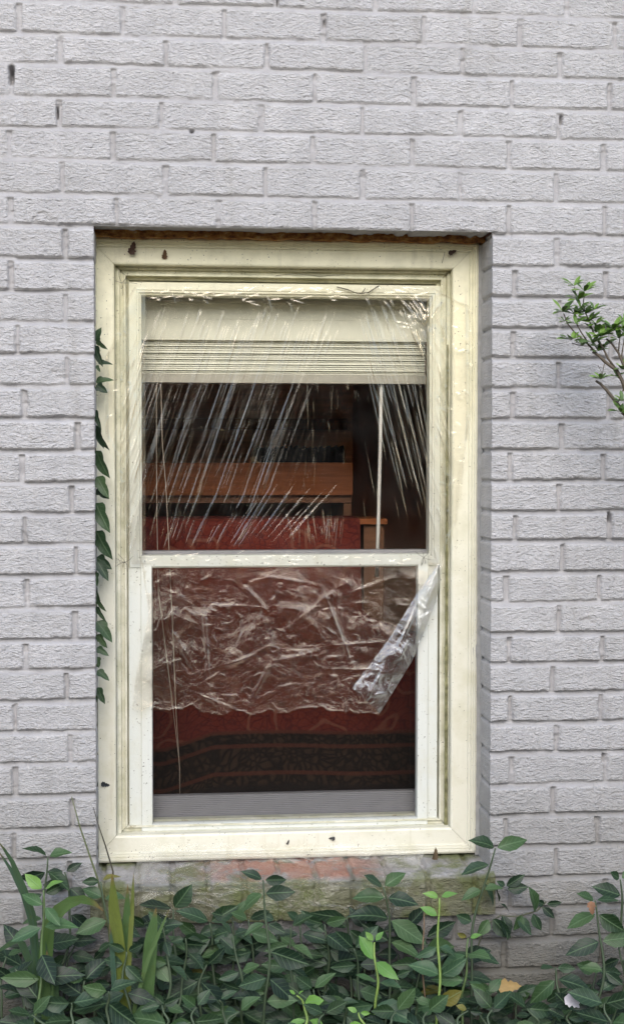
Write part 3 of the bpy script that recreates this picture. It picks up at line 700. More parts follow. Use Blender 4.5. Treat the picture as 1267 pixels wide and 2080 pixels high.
def unproject(PX,PY,Y):
    rx=AF.x*F_PX+AR.x*(PX-633.5)+AD.x*(PY-1040); ry=AF.y*F_PX+AR.y*(PX-633.5)+AD.y*(PY-1040); rz=AF.z*F_PX+AR.z*(PX-633.5)+AD.z*(PY-1040)
    t=(Y-CAM.y)/ry; return np.stack([CAM.x+rx*t,CAM.y+ry*t,CAM.z+rz*t],-1)
xl_=[(583,272),(600,262),(640,246),(700,226),(755,200),(800,206),(880,214),(925,238),(1000,246),(1100,258),(1146,268)]
xr_=[(583,880),(600,905),(622,955),(640,961),(840,961),(900,946),(1000,938),(1060,926),(1110,905),(1146,897)]
PX,PY=px_grid(583,1146,500,xl_,xr_,700)
# resting depth: on the casing at the sides, in front of the sash in the middle
def rest(PX,PY):
    a=np.interp(PX,[200,214,222,234,244,296,870,914,926,944,952],[.1018,.1018,.1085,.1105,.1125,.1405,.1405,.1125,.1105,.1085,.1018])
    k=sstep((PY-583)/30)
    return np.minimum(a,.1405)
Y=rest(PX,PY)
H=np.zeros_like(PX)
R2=np.random.default_rng(23); U=R2.uniform
for _ in range(120):      # long tension creases of the left half
    x0=U(300,680); y0=U(612,650) if U()<.55 else U(640,800); sl_=-.35+U(-.05,.05)-.0002*(x0-480); L=U(280,520); y1=min(1122,y0+L); seg(H,PX,PY,x0,y0,x0+sl_*(y1-y0),y1,U(.9,1.5),U(.3,1.0)*.001)
for _ in range(64):
    x0=U(300,690); y0=U(615,705); sl_=-.33+U(-.05,.05); y1=y0+U(40,140); seg(H,PX,PY,x0,y0,x0+sl_*(y1-y0),y1,U(1.1,1.8),U(1.2,2.4)*.001)
for _ in range(58): # broad folds
    x0=U(300,690); y0=U(612,840); sl_=-.35+U(-.03,.03)-.0002*(x0-480); y1=min(1122,y0+U(220,460)); seg(H,PX,PY,x0,y0,x0+sl_*(y1-y0),y1,U(3.5,8),U(.7,2.0)*.001)
for _ in range(12):
    x0=U(740,850); y0=U(610,760); sl_=U(.16,.30); y1=min(1122,y0+U(200,420)); x1=min(872,x0+sl_*(y1-y0)); seg(H,PX,PY,x0,y0,x1,y1,U(3.0,6),U(.4,1.1)*.001)
for _ in range(60):      # fan rising from the meeting rail
    x1=U(296,570); k=(x1-296)/274; sl_=-(.25+.65*k)+U(-.08,.08); y0=1124-U(60,170); seg(H,PX,PY,x1-sl_*(1124-y0)*1.0,y0,x1,1124,U(1.5,2.6),U(.5,1.4)*.001)
for _ in range(70):      # fan from the pulled upper right corner
    x0=U(715,855); y0=U(596,640); sl_=.18+.5*(x0-715)/140*U(.6,1.2) if U()<.55 else U(.16,.30); y1=min(1118,y0+U(160,500)); x1=x0+sl_*(y1-y0)
    if x1>868: y1=y0+(868-x0)/sl_; x1=868
    if y1-y0<25: continue
    seg(H,PX,PY,x0,y0,x1,y1,U(1.5,2.8),U(.7,2.0)*.001)
for _ in range(26):
    a=U(math.pi*.75,math.pi*1.75); r0=U(4,14); r1=U(26,80); cx_,cy_=862,668; seg(H,PX,PY,cx_+r0*math.cos(a),cy_-r0*math.sin(a)*-1,cx_+r1*math.cos(a),cy_-r1*abs(math.sin(a)),U(1.8,3.2),U(1.0,2.2)*.001)
for _ in range(26):
    x0=U(775,850); sl_=U(.22,.32); y0=U(720,860); y1=min(1120,y0+U(120,330)); x1=min(880,x0+sl_*(y1-y0)); seg(H,PX,PY,x0,y0,x1,y1,U(1.5,2.4),U(.7,1.6)*.001)
for _ in range(75):     # short flecks over the middle
    x0=U(540,800); y0=U(630,1010); sl_=(-.30 if x0<620 else (.16 if x0>730 else -.03))+U(-.06,.06); L=U(30,150); seg(H,PX,PY,x0,y0,x0+sl_*L,y0+L,U(1.0,1.8),U(.25,.9)*.001)
for _ in range(26):
    x1=U(600,700); sl_=(640-x1)*.002+U(-.1,.2); y0=1122-U(30,110); seg(H,PX,PY,x1-sl_*(1122-y0),y0,x1,1122,U(1.8,3.2),U(.8,1.8)*.001)
for _ in range(60):      # puckers along the taped edges
    side=U()<.5; x0=U(262,290) if side else U(866,905); y0=U(620,1110); L=U(20,90); sl_=U(-.35,-.1) if side else U(.1,.4); seg(H,PX,PY,x0,y0,x0+sl_*L,y0+L,U(1.6,2.8),U(.8,1.8)*.001)
for _ in range(90):
    x0=U(205,262) if U()<.5 else U(905,955); y0=U(630,1120); L=U(6,26); a=U(0,6.28); seg(H,PX,PY,x0,y0,x0+L*math.cos(a),y0+L*math.sin(a),U(1.8,3),U(.5,1.3)*.001)
for _ in range(70):
    x0=U(275,890); y0=U(584,612); L=U(10,46); a=U(-.35,.35)+(1.2 if U()<.3 else 0); seg(H,PX,PY,x0,y0,x0+L*math.cos(a),y0+L*math.sin(a),U(1.5,2.6),U(.6,1.4)*.001)
for _ in range(60):
    x0=U(290,860); y0=U(1128,1144); L=U(8,40); a=U(-.5,.5); seg(H,PX,PY,x0,y0,x0+L*math.cos(a),y0+L*math.sin(a),U(1.5,2.6),U(.5,1.2)*.001)
H*=1-.10*(1-sstep((PX-250)/40)*sstep((905-PX)/30))
H+=facets(PX,PY,77,1500,1.2)*np.exp(-((PX-848)/30)**2-((PY-648)/36)**2)*1.0
ed=np.arange(PX.shape[1]); H+=.0016*(np.exp(-(ed/5.)**2)+np.exp(-((ed[::-1]-0)/5.)**2))[None,:]
H+= .0006*vnoise(PX,PY,60,90,71)+.00025*vnoise(PX,PY,14,22,72)
edge=sstep((1-PY/583.)*-40)   # lie flat at the taped top
G=unproject(PX,PY,Y-H-.0006)
o=grid_mesh("stretched_panel",G,M['film'],fl)
o.location=-Vector(fl.location)
# loose crumpled lower panel
def crumple(PX,PY,seed,amp):
    A=np.zeros_like(PX); r=np.random.default_rng(seed)
    for (sc_,am) in ((130,4.5),(64,3.4),(34,2.5),(18,1.7),(10,1.0),(5.5,.5)):
        th=r.uniform(0,math.pi); c,s=math.cos(th),math.sin(th); u=PX*c+PY*s; v=-PX*s+PY*c
        wu=u+sc_*.35*vnoise(u,v,sc_*.9,sc_*.9,int(r.integers(1e6)))
        q=vnoise(wu,v,sc_,sc_*.62,int(r.integers(1e6))); A+=am*(1-2*np.abs(q))
    return A*amp*.001
xl2=[(1143,288),(1200,296),(1250,302),(1300,292),(1380,276),(1447,268)]
xr2=[(1143,893),(1165,878),(1210,846),(1300,788),(1395,726),(1420,745),(1447,772)]
PX,PY=px_grid(1143,1447,300,xl2,xr2,540)
env=sstep((PY-1140)/40)
bt_=1447-14*sstep((PX-430)/10)*0 - 16*np.exp(-((PX-395)/48)**2) + 6*np.sin(PX*.018) + 7*vnoise(PX,PX*0,26,1,91) + 4*vnoise(PX,PX*0,9,1,92)
PY=1143+(PY-1143)*(bt_-1143)/304.
H=(facets(PX,PY,5,900)+crumple(PX,PY,6,.11))*env*(.6+.4*sstep((PY-1150)/100))-.004
for _ in range(9):
    x0=U(310,760); y0=U(1160,1400); a=U(-.5,.5); L=U(60,180); seg(H,PX,PY,x0,y0,x0+L*math.cos(a),y0+L*math.sin(a),U(3,5),U(2,3.5)*.001)
for (x0,y0,x1,y1) in ((410,1180,428,1440),(640,1160,730,1390),(470,1165,560,1260),(330,1250,420,1400),(560,1330,500,1440),(690,1190,560,1300),(840,1160,640,1230)):
    seg(H,PX,PY,x0,y0,x1,y1,U(4,7),.0034)
ev=np.arange(300)[::-1]; H+=(.0013*np.exp(-(ev/3.)**2))[:,None]; eh=np.arange(540); H+=(.0018*(np.exp(-(eh/3.5)**2)))[None,:]
lift=.010*sstep((PY-1150)/260)
G=unproject(PX,PY,.1425-lift-np.clip(H,-.006,.02)*1.0)
o=grid_mesh("loose_panel",G,M['film_loose'],fl); o.location=-Vector(fl.location)
# folded-over strip at the right of the loose panel
ys=np.linspace(0,1,220); pa=np.array([(893,1140),(846,1206),(788,1300),(715,1397)]); pb=np.array([(899,1146),(884,1225),(838,1340),(771,1449)])
tt=np.array([0,.3,.62,1.])
ax_=np.stack([np.interp(ys,tt,pa[:,k]) for k in (0,1)],-1); bx_=np.stack([np.interp(ys,tt,pb[:,k]) for k in (0,1)],-1)
us_=np.linspace(0,1,110); PG=ax_[:,None]*(1-us_[None,:,None])+bx_[:,None]*us_[None,:,None]
PX,PY=PG[...,0],PG[...,1]
H=facets(PX,PY,15,260,1.5)+crumple(PX+300,PY,15,.10); 
for _ in range(14):
    t0=U(0,.8); t1=min(1,t0+U(.1,.35)); k=U(.1,.9); p0=(np.interp(t0,ys,ax_[:,0])*(1-k)+np.interp(t0,ys,bx_[:,0])*k,np.interp(t0,ys,ax_[:,1])*(1-k)+np.interp(t0,ys,bx_[:,1])*k); k2=k+U(-.2,.2)
    p1=(np.interp(t1,ys,ax_[:,0])*(1-k2)+np.interp(t1,ys,bx_[:,0])*k2,np.interp(t1,ys,ax_[:,1])*(1-k2)+np.interp(t1,ys,bx_[:,1])*k2); seg(H,PX,PY,p0[0],p0[1],p1[0],p1[1],U(2.5,4.5),U(1.5,3.5)*.001)
roll=.012*np.sin(np.clip(us_,0,1)*math.pi)[None,:]*sstep((ys-.02)/.2)[:,None]
G=unproject(PX,PY,.1290-roll-np.clip(H,-.004,.02))
o=grid_mesh("folded_strip",G,M['fold'],fl); o.location=-Vector(fl.location)

# second piece of film lying over the brick sill
f2=thing("plastic_sheet","crinkled clear plastic sheet draped over the brick sill among the leaves","plastic sheet",(W(560,1780,-.02).x,-.02,SILL_TOP))
us_=np.linspace(0,1,330); vs_=np.linspace(0,1,150); UU,VV=np.meshgrid(us_,vs_)
px0=np.interp(vs_,[0,.4,1],[288,272,276]); px1=np.interp(vs_,[0,.4,1],[868,845,800]); PX=px0[:,None]*(1-UU)+px1[:,None]*UU
py_=np.interp(VV,[0,.45,1],[1712,1786,1872])+7*np.sin(UU*17)*VV+16*np.sin(UU*5.3+1)*VV**2+10*np.sin(UU*31+2)*VV**3
yy=np.interp(VV,[0,.10,.47,.56,1],[.101,.098,-.020,-.034,-.046])
H=(facets(PX,py_,33,260,1.0)+crumple(PX,py_,33,.10))*sstep(VV*8)
for _ in range(26):
    x0=U(300,800); y0=U(1735,1850); a=U(-.9,.9); L=U(30,120); seg(H,PX,py_,x0,y0,x0+L*math.cos(a),y0+L*math.sin(a),U(2.2,4),U(2,4)*.001)
G=unproject(PX,py_,yy-np.clip(H,-.002,.02)-.004)
o=grid_mesh("sheet_body",G,M['sheet'],f2); o.location=-Vector(f2.location)

# ------------------------------------------------------------------ leaves and plants
OVAL=[(0,0),(.08,.34),(.2,.72),(.34,.95),(.46,1),(.6,.9),(.74,.66),(.87,.34),(1,0)]
IVY=[(0,0),(.06,.55),(.16,.92),(.28,1.0),(.38,.72),(.5,.60),(.64,.62),(.8,.38),(1,0)]
NARROW=[(0,.1),(.2,.6),(.45,.95),(.62,1),(.8,.72),(.92,.38),(1,0)]
def add_leaf(mb,base,d,nrm,L,Wd,prof=OVAL,fold=.25,curl=.15,col=(.04,.08,.05),rows=9,serr=.04,twist=0.0):
    d=Vector(d).normalized(); nrm=Vector(nrm); side=d.cross(nrm)
    if side.length<1e-4: side=d.cross(Vector((0,0,1)))
    side.normalize(); nrm=side.cross(d).normalized()
    if twist: 
        q=Matrix.Rotation(twist,3,d); side=q@side; nrm=q@nrm
    cols=(-1,-.55,0,.55,1); vs=[];uv=[]
    for i in range(rows+1):
        t=i/rows; w=float(np.interp(t,[p[0] for p in prof],[p[1] for p in prof]))*(1+serr*(1 if i%2 else -1)); w=max(w,0)
        c=base+d*(L*t)-nrm*(curl*L*t*t)
        for s in cols:
            vs.append(c+side*(Wd*.5*w*s)+nrm*(fold*abs(s)*w*Wd*.5)+nrm*(.05*Wd*math.sin(t*9+s*2))*abs(s)*w)
            uv.append((t,.5+.5*s*max(.15,w)))
    k=5; fs=[(i*k+j,i*k+j+1,(i+1)*k+j+1,(i+1)*k+j) for i in range(rows) for j in range(k-1)]
    mb.add(vs,fs,uv,col)
RP=random.Random(5)
DARK=[(.013,.030,.016),(.020,.045,.022),(.008,.020,.012),(.032,.068,.026),(.024,.050,.028),(.015,.036,.014),(.045,.088,.034),(.010,.026,.014)]
MIDG=[(.040,.088,.042),(.045,.10,.038),(.036,.078,.042)]
LIME=[(.125,.26,.05),(.10,.22,.05),(.15,.28,.07)]
def shoot(label,top,base,Y,leafpx=52,gap=46,bright='dark',tips=0,bare=0,cat="shrub",lean=0,group="euonymus shoots in front of the wall",name="euonymus_shoot"):
    """upright euonymus stem with opposite pairs of oval leaves; top/base in photo pixels at depth Y"""
    a=W(base[0],base[1],Y); b=W(top[0],top[1],Y+lean)
    g=Vector((a.x-(b.x-a.x)*.1,Y-.01,0.0))
    t_=thing(name,label,cat,g,group)
    st=MB(); lf=MB(); n=14; pts=[]
    sway=RP.uniform(-.02,.02); kn=RP.uniform(0,6)
    for i in range(n+1):
        t=i/n; p=a.lerp(b,t); p=p+Vector((sway*math.sin(t*math.pi)+.0022*math.sin(t*11+kn),.008*math.sin(t*5+kn),0)); pts.append(p)
    full=[g-Vector((0,0,.01))]+pts if a.z>.02 else pts
    sc={'dark':(.055,.085,.045),'mid':(.10,.16,.06),'lime':(.22,.33,.08)}[bright]
    st.tube(full,[.0026]*(len(full)-n//2)+[.0026-.0012*(i/(n//2)) for i in range(n//2)],6,sc)
    Ls=(b-a).length; step=gap*.001*1.0; s=Ls; k=0; rot=RP.uniform(-.5,.5)
    while s>bare*.001 and k<14:
        t=s/Ls; p=a.lerp(b,t)+Vector((sway*math.sin(t*math.pi)+.0022*math.sin(t*11+kn),.008*math.sin(t*5+kn),0))
        pal=DARK if bright=='dark' else (MIDG if bright=='mid' else LIME)
        if k<tips: pal=LIME
        elif bright=='lime': pal=LIME if k<2 else MIDG
        elif bright=='mid' and k>2: pal=DARK
        L=leafpx*.001*1.1*RP.uniform(.62,1.25)*(.55 if (k==0 and tips) else (.8 if k==0 else 1))
        turn=rot+(0 if k%2==0 else RP.uniform(.45,.95))
        for sg in (-1,1):
            if RP.random()<.07: continue
            el=RP.uniform(-.55,.7)+(.6 if k==0 else 0)
            d=Vector((sg*math.cos(turn),-.55*math.sin(turn)*sg-.22,el+RP.uniform(-.35,.15))); d.normalize()
            up=Vector((RP.uniform(-.3,.3),-1.0,.75+RP.uniform(-.3,.3)))
            add_leaf(lf,p+d*.004,d,up,L*RP.uniform(.85,1.1),L*RP.uniform(.46,.58),OVAL,RP.uniform(.1,.5),RP.uniform(-.1,.5),(RP.choice(pal) if RP.random()>.009 else (.13,.12,.025)),twist=RP.uniform(-.7,.7))
        s-=step*RP.uniform(.8,1.2)*(.62 if k==0 else 1); k+=1
    st.build("stem",M['stem'],t_,origin=g); lf.build("foliage",M['leaf'],t_,origin=g)
    return t_
SH=[
 # label, top, base, Y, kwargs
 ("euonymus shoot with pale green tip leaves, left of the strap leaves",(88,1808),(72,2085),-.235,dict(leafpx=56,bright='mid',tips=1,gap=44)),
 ("dark shoot just behind the pale tipped shoot at left, topped by two spread leaves",(96,1742),(106,2010),-.08,dict(leafpx=44)),
 ("slender shoot with one upright leaf, left against the wall",(131,1772),(118,1990),-.06,dict(leafpx=46,gap=58)),
 ("dark shoot rising behind the yellow blade",(204,1792),(228,2040),-.12,dict(leafpx=46)),
 ("dark shoot right of the broad green strap leaf",(328,1885),(325,2085),-.20,dict(leafpx=44,gap=42)),
 ("second dark shoot right of the broad strap leaf, leaning right",(378,1905),(350,2085),-.17,dict(leafpx=46,gap=44)),
 ("low dark shoot in front of the strap leaves",(256,1935),(282,2085),-.24,dict(leafpx=42,gap=44)),
 ("short broad leaved shoot at the bottom edge near the left corner",(143,2040),(142,2100),-.29,dict(leafpx=54)),
 ("short broad leaved shoot below the yellow blade",(222,2012),(222,2100),-.28,dict(leafpx=60)),
 ("tall woody shoot under the middle of the sill with leaves low down",(533,1790),(534,2085),-.22,dict(leafpx=56,gap=48)),
 ("thin shoot left of the tall woody shoot",(472,1902),(490,2085),-.19,dict(leafpx=48,gap=42)),
 ("large leaved shoot right of the tall woody shoot",(589,1885),(600,2085),-.16,dict(leafpx=66,gap=48)),
 ("dark shoot reaching the sill right of centre",(779,1800),(781,2085),-.11,dict(leafpx=58,gap=44)),
 ("lime topped shoot right of centre, its top leaf standing upright",(760,1915),(762,2085),-.25,dict(leafpx=56,gap=46,bright='lime',tips=1)),
 ("dark shoot left of the lime topped shoot",(719,1925),(724,2085),-.16,dict(leafpx=66,gap=50)),
 ("small lime green shoot at the bottom edge in the middle",(602,2022),(606,2100),-.28,dict(leafpx=34,gap=26,bright='lime',tips=3)),
 ("tiny lime green shoot at the bottom edge right of centre",(728,2058),(730,2110),-.30,dict(leafpx=30,gap=24,bright='lime',tips=3)),
 ("bright green shoot with a pair of lime leaves in front of the sill end",(891,1826),(886,2085),-.21,dict(leafpx=50,gap=62,bright='lime',tips=1)),
 ("tallest dark shoot standing right of the window's lower corner",(1005,1722),(957,2060),-.13,dict(leafpx=56,gap=58)),
 ("fresh green shoot between the bright shoot and the tallest shoot",(951,1905),(938,2085),-.20,dict(leafpx=52,gap=46,bright='mid',tips=1)),
 ("dark shoot at the right edge with a dried leaf on its top",(1208,1832),(1200,2085),-.18,dict(leafpx=50,gap=48)),
 ("dark bushy shoot below the bare wall at right",(1127,1968),(1118,2090),-.20,dict(leafpx=60,gap=36)),
 ("dark leafy shoot cut by the right edge of the picture",(1256,1920),(1240,2085),-.14,dict(leafpx=46)),
 ("dark shoot against the wall at the far right, above the others",(1258,1785),(1275,2000),-.08,dict(leafpx=46,gap=50)),
]
for (lab,tp,bs,Y_,kw) in SH: shoot(lab,tp,bs,Y_,**kw)
# fill of further dark shoots of the same kind
fill=[(30,1990,-.2),(8,1945,-.12),(178,1985,-.22),(305,1880,-.075),(350,1850,-.07),(425,1872,-.075),(415,1960,-.15),(440,2030,-.25),(470,1862,-.065),(508,1870,-.08),(562,1868,-.075),(612,1872,-.065),(640,2010,-.2),(655,1870,-.07),(690,2030,-.27),(708,1866,-.065),(738,1880,-.07),(800,1985,-.2),(824,1880,-.07),(838,2030,-.27),(850,1960,-.12),(905,1990,-.1),(985,2010,-.22),(1000,2050,-.3),(1075,2045,-.24),(1160,2055,-.26),(395,2050,-.3),(800,2060,-.3),(870,2060,-.3),(60,2060,-.3),(490,2055,-.3),(660,2060,-.3),(1230,2045,-.3),(330,2050,-.3),(950,2060,-.3)]
fill+=[(40,1935,-.05),(150,1915,-.045),(190,1950,-.05),(290,1940,-.045),(345,1935,-.04),(400,1905,-.045),(450,1945,-.04),(500,1955,-.045),(590,1985,-.04),(640,1990,-.045),(680,1960,-.04),(745,1930,-.045),(810,1945,-.04),(860,1905,-.045),(900,1960,-.04),(935,1945,-.045),(1215,1975,-.05),(1100,2030,-.06),(1040,2020,-.06)]
rel=["dark","deep green","dull green","blue green"]
for i,(x,y,Yd) in enumerate(fill):
    shoot("low dark shoot crowded deep in the thicket, with no pale tip",(x+RP.uniform(-6,6),y+RP.uniform(-6,6)),(x+RP.uniform(-18,18),2100),Yd,leafpx=RP.uniform(42,68),gap=RP.uniform(36,54),group="dark euonymus shoots of the thicket")
# trailing vine against the wall at the lower right
def vine(name,label,pts,leaves,Y,mat,prof,cols,cat,rad=.0018):
    g=W(pts[-1][0],pts[-1][1],Y); g=Vector((g.x,Y,min(g.z,.0)) ) if False else Vector(g)
    t_=thing(name,label,cat,g); st=MB(); st.tube([W(p[0],p[1],Y+(p[2] if len(p)>2 else 0)) for p in pts],rad,6,(.07,.075,.045)); st.build("stem",M['stem'],t_,origin=g)
    lf=MB()
    for (x,y,a,L,wr,dY,tw) in leaves:
        b=W(x,y,Y+dY); d=Vector((math.cos(R(a)),-.25,math.sin(R(a))))
        kk=1.15 if cat=='ivy' else 1.0; add_leaf(lf,b,d+Vector((0,-.25*RP.random(),0)),Vector((RP.uniform(-.5,.5),-1,.35)),L*.001*kk,L*.001*wr*kk,prof,.35,.25,RP.choice(cols),twist=R(tw))
    lf.build("foliage",mat,t_,origin=g); return t_
vine("euonymus_vine","trailing dark leaved vine against the wall right of the sill",[(1108,1832),(1090,1850),(1050,1862),(1015,1860),(985,1880),(960,1950),(955,2100)],
 [(1110,1836,5,30,.5,0,20),(1105,1838,150,24,.6,0,-20),(1100,1842,-40,34,.5,0,0),(1085,1852,95,56,.62,-.01,30),(1082,1856,-70,38,.55,0,10),(1060,1858,-120,36,.6,0,0),(1048,1862,-45,48,.5,0,0),(1032,1852,120,28,.5,-.01,60),(1020,1858,-75,50,.55,0,0),(1000,1866,-50,52,.6,0,10),(992,1868,-130,42,.6,0,0),(1012,1832,95,42,.4,.02,80),(1028,1800,35,44,.5,0,0),(1030,1806,10,42,.6,0,0),(1024,1800,140,22,.6,0,0),(1000,1842,100,60,.35,.01,70)],-.045,M['leaf'],OVAL,DARK,"vine")
# ivy between brick and casing
ivl=[]
for (x,y,a,L,wr,tw) in [(193,692,65,26,.75,20),(197,690,-50,26,.5,40),(193,702,-75,40,.5,50),(200,738,5,26,.6,-30),(196,742,-60,14,.6,0),(195,776,15,32,.6,-20),(196,782,-35,24,.8,10),(193,832,-78,38,.4,50),(195,864,-75,44,.45,40),(197,868,-72,46,.5,60),(196,915,-72,54,.6,20),(197,968,-62,44,.62,10),(199,990,-50,28,.8,10),(195,1022,-68,58,.62,0),(196,1078,-66,58,.60,10),(197,1132,-40,34,.8,20),(198,1140,-58,40,.6,0),(195,1162,-88,26,.6,30),(196,1190,-85,28,.35,40),(195,1210,-65,34,.45,30),(196,1232,-62,32,.4,30),(197,1262,-50,46,.6,0),(199,1288,-60,30,.6,20),(197,1316,-30,26,.6,0),(197,1334,-80,20,.8,20),(198,1362,-35,28,.6,0),(199,1396,-70,32,.6,10),(196,1408,-95,18,.8,0)]:
    ivl.append((x,y,a,L,wr,RP.uniform(-.012,.008),tw))
iv=vine("ivy_vine","dark ivy creeping up the left edge of the window between brick and frame",[(190.5,668,.03),(192,720,.02),(193,800,.025),(194,900,.02),(195,1000,.02),(196,1100,.02),(196,1200,.02),(197,1300,.02),(198,1420,.03),(199,1600,.045),(200,1742,.04)],ivl,.055,M['ivyleaf'],IVY,[(.022,.050,.022),(.032,.066,.028),(.016,.036,.018),(.040,.075,.030)],"ivy",.0013)
# strap leaves
def blade(mb,pts,wd,col,Y,dY=0,fold=.15):
    P_=[W(p[0],p[1],Y+(p[2] if len(p)>2 else 0)) for p in pts]; n=16; vs=[];uv=[]
    cum=[0]
    for i in range(1,len(P_)): cum.append(cum[-1]+(P_[i]-P_[i-1]).length)
    for i in range(n+1):
        s=cum[-1]*i/n; k=max(j for j in range(len(cum)) if cum[j]<=s+1e-9); k=min(k,len(cum)-2); t=(s-cum[k])/(cum[k+1]-cum[k]); p=P_[k].lerp(P_[k+1],t); d=(P_[k+1]-P_[k]).normalized()
        w=wd*.001*min(1,.75+.5*(i/n))*(1-max(0,(i/n-.72)/.28)**1.8) if wd>4 else wd*.001*(1-.7*i/n)
        sd=d.cross(Vector((0,-1,0.15))).normalized()
        for c_ in (-1,0,1): vs.append(p+sd*(w*.5*c_)+Vector((0,-1,0))*(fold*abs(c_)*w*.5)); uv.append((i/n,.5+.5*c_))
    fs=[(i*3+j,i*3+j+1,(i+1)*3+j+1,(i+1)*3+j) for i in range(n) for j in range(2)]
    mb.add(vs,fs,uv,col)
YEL=(.125,.15,.028); GRN=(.075,.135,.045); DGR=(.04,.08,.035)
def clump(label,basepx,Y,blades,group=None,name="strap_leaf_clump",cat="plant"):
    g=W(basepx[0],basepx[1],Y); g=Vector((g.x,Y,0)); t_=thing(name,label,cat,g,group)
    for (pts,wd,col) in blades:
        mb=MB(); blade(mb,[(basepx[0]+(pts[0][0]-basepx[0])*.5,2150)]+pts,wd,col,Y); mb.build("blade",M['blade'],t_,origin=g)
    return t_
clump("clump of strap leaves with one yellowing upright blade, left below the window",(250,2140),-.225,[
 ([(251,2080),(246,1950),(232,1850),(228,1773)],23,YEL),([(262,2080),(262,1960),(268,1860,.02),(272,1770,.03)],9,(.13,.15,.03)),([(244,2080,.02),(255,1950,.02),(258,1860,.02),(260,1795,.02)],17,GRN),
 ([(296,2080,.01),(300,2000,.01),(308,1900,.01),(318,1842,.01)],26,GRN),([(275,2040,-.01),(300,1950,-.01),(330,1880,-.01),(345,1845,0)],8,(.09,.15,.05)),([(236,2080,-.01),(232,1990,-.01),(226,1900,-.01),(222,1875,-.01)],10,(.045,.09,.06))])
clump("clump of arching grassy blades at the left edge of the picture",(78,2140),-.15,[
 ([(76,1960),(68,1862),(50,1808),(22,1742),(-8,1702)],13,DGR),([(72,1960),(64,1870),(48,1815),(20,1760),(-8,1722)],11,(.045,.085,.05)),
 ([(90,2000),(98,1880),(130,1836),(168,1826),(196,1836),(212,1852)],26,(.07,.125,.03)),([(84,2040),(60,1950),(40,1905),(0,1930),(-20,1942)],14,DGR),([(100,2060),(96,1990),(92,1940),(90,1900)],20,DGR)])
clump("broad strap leaves standing at the bottom behind the pale tipped shoot",(100,2140),-.2,[([(96,2080),(98,2000),(96,1930)],22,GRN),([(110,2080),(112,2010),(104,1945)],16,DGR)])
s=MB(); p_=[W(240,2120,-.1),W(222,1890,-.1),W(199,1786,-.09),(W(163,1680,-.08)),W(146,1618,-.075)]; s.tube(p_,[.0028,.0026,.0022,.0016,.0008],6,(.10,.12,.05)); s.v[0]; o=s.build("bare_stalk",M['stem'],None,origin=(p_[0].x,p_[0].y,0)); tag(o,"long bare green stalk leaning left across the bricks","stalk")
s=MB(); p_=[W(236,2120,-.07),W(230,1770,-.05),W(214,1716,-.045),W(203,1684,-.04),W(190,1640,-.035)]; s.tube(p_,[.0018,.0018,.0016,.0012,.0006],6,(.045,.04,.025)); o=s.build("bare_stalk",M['stem'],None,origin=(p_[0].x,p_[0].y,0)); tag(o,"thin dark twig leaning left beside the window's lower left corner","stalk")
s=MB(); p_=[W(872,2120,-.19),W(856,1960,-.19),W(861,1880,-.19),W(860,1836,-.19)]; s.tube(p_,[.0018,.0018,.0014,.0009],6,(.20,.14,.09)); o=s.build("bare_stalk",M['stem'],None,origin=(p_[0].x,p_[0].y,0)); tag(o,"dry brown stalk left of the bright green shoot","stalk")
# azalea reaching in from the right
az=thing("azalea_shrub","azalea branch with bright green leaf whorls reaching in from the right","shrub",(W(1480,2150,-.2).x,-.2,0))
AZ=lambda x,y:(1067+x/6.12,540+y/6.12)
st=MB(); YA=-.17
def br(pts,r0,r1,dy0=0,dy1=0):
    n=len(pts); st.tube([W(*AZ(*p),YA+lerp(dy0,dy1,i/(n-1))) for i,p in enumerate(pts)],[lerp(r0,r1,i/(n-1)) for i in range(n)],6,(.095,.075,.055))
root=[(2530,9800),(2500,7000),(2300,4200),(1800,2600),(1400,1900)]
br(root,.011,.0055)
br([(1400,1900),(1224,1480),(1130,1300),(980,1190),(900,1110),(830,1070)],.0042,.0026)
br([(1400,1900),(1290,1600),(1130,1300)],.004,.003)
br([(1130,1300),(1020,1150),(960,1020),(870,900),(820,780),(790,680)],.0024,.0012)
br([(900,1110),(760,960),(600,820),(520,720),(470,590)],.0020,.0010)
br([(770,950),(690,830),(640,740),(610,640)],.0015,.0009)
br([(790,690),(730,560),(715,450),(725,370)],.0013,.0009); br([(725,560),(670,490),(620,340),(600,260)],.0012,.0008); br([(790,690),(830,640),(850,570)],.001,.0008)
br([(1400,1900),(1300,1420),(1224,1260),(1150,1080),(1070,970),(1000,905)],.0035,.0016); br([(1150,1080),(1160,960),(1180,800)],.0014,.0009); br([(1224,1260),(1190,1120),(1240,800),(1260,690)],.0016,.0009)
br([(1800,2600),(1400,2050),(1224,1830),(1110,1680),(1000,1540),(930,1470),(870,1430)],.0045,.0024)
br([(1224,1560),(1180,1420),(1140,1380)],.0016,.001); br([(980,1200),(950,1340),(900,1240)],.001,.0006); br([(950,1330),(955,1390)],.0008,.0006); br([(1150,1690),(1200,1560),(1224,1500)],.0013,.0009); br([(570,960),(680,990),(800,1000)][::-1],.001,.0008); br([(1300,1960),(1210,1850),(1180,1830)],.0014,.001)
st.build("branches",M['stem'],az,origin=az.location)
lf=MB(); AZC=[(.12,.22,.035),(.09,.18,.03),(.15,.27,.05),(.06,.12,.03)]
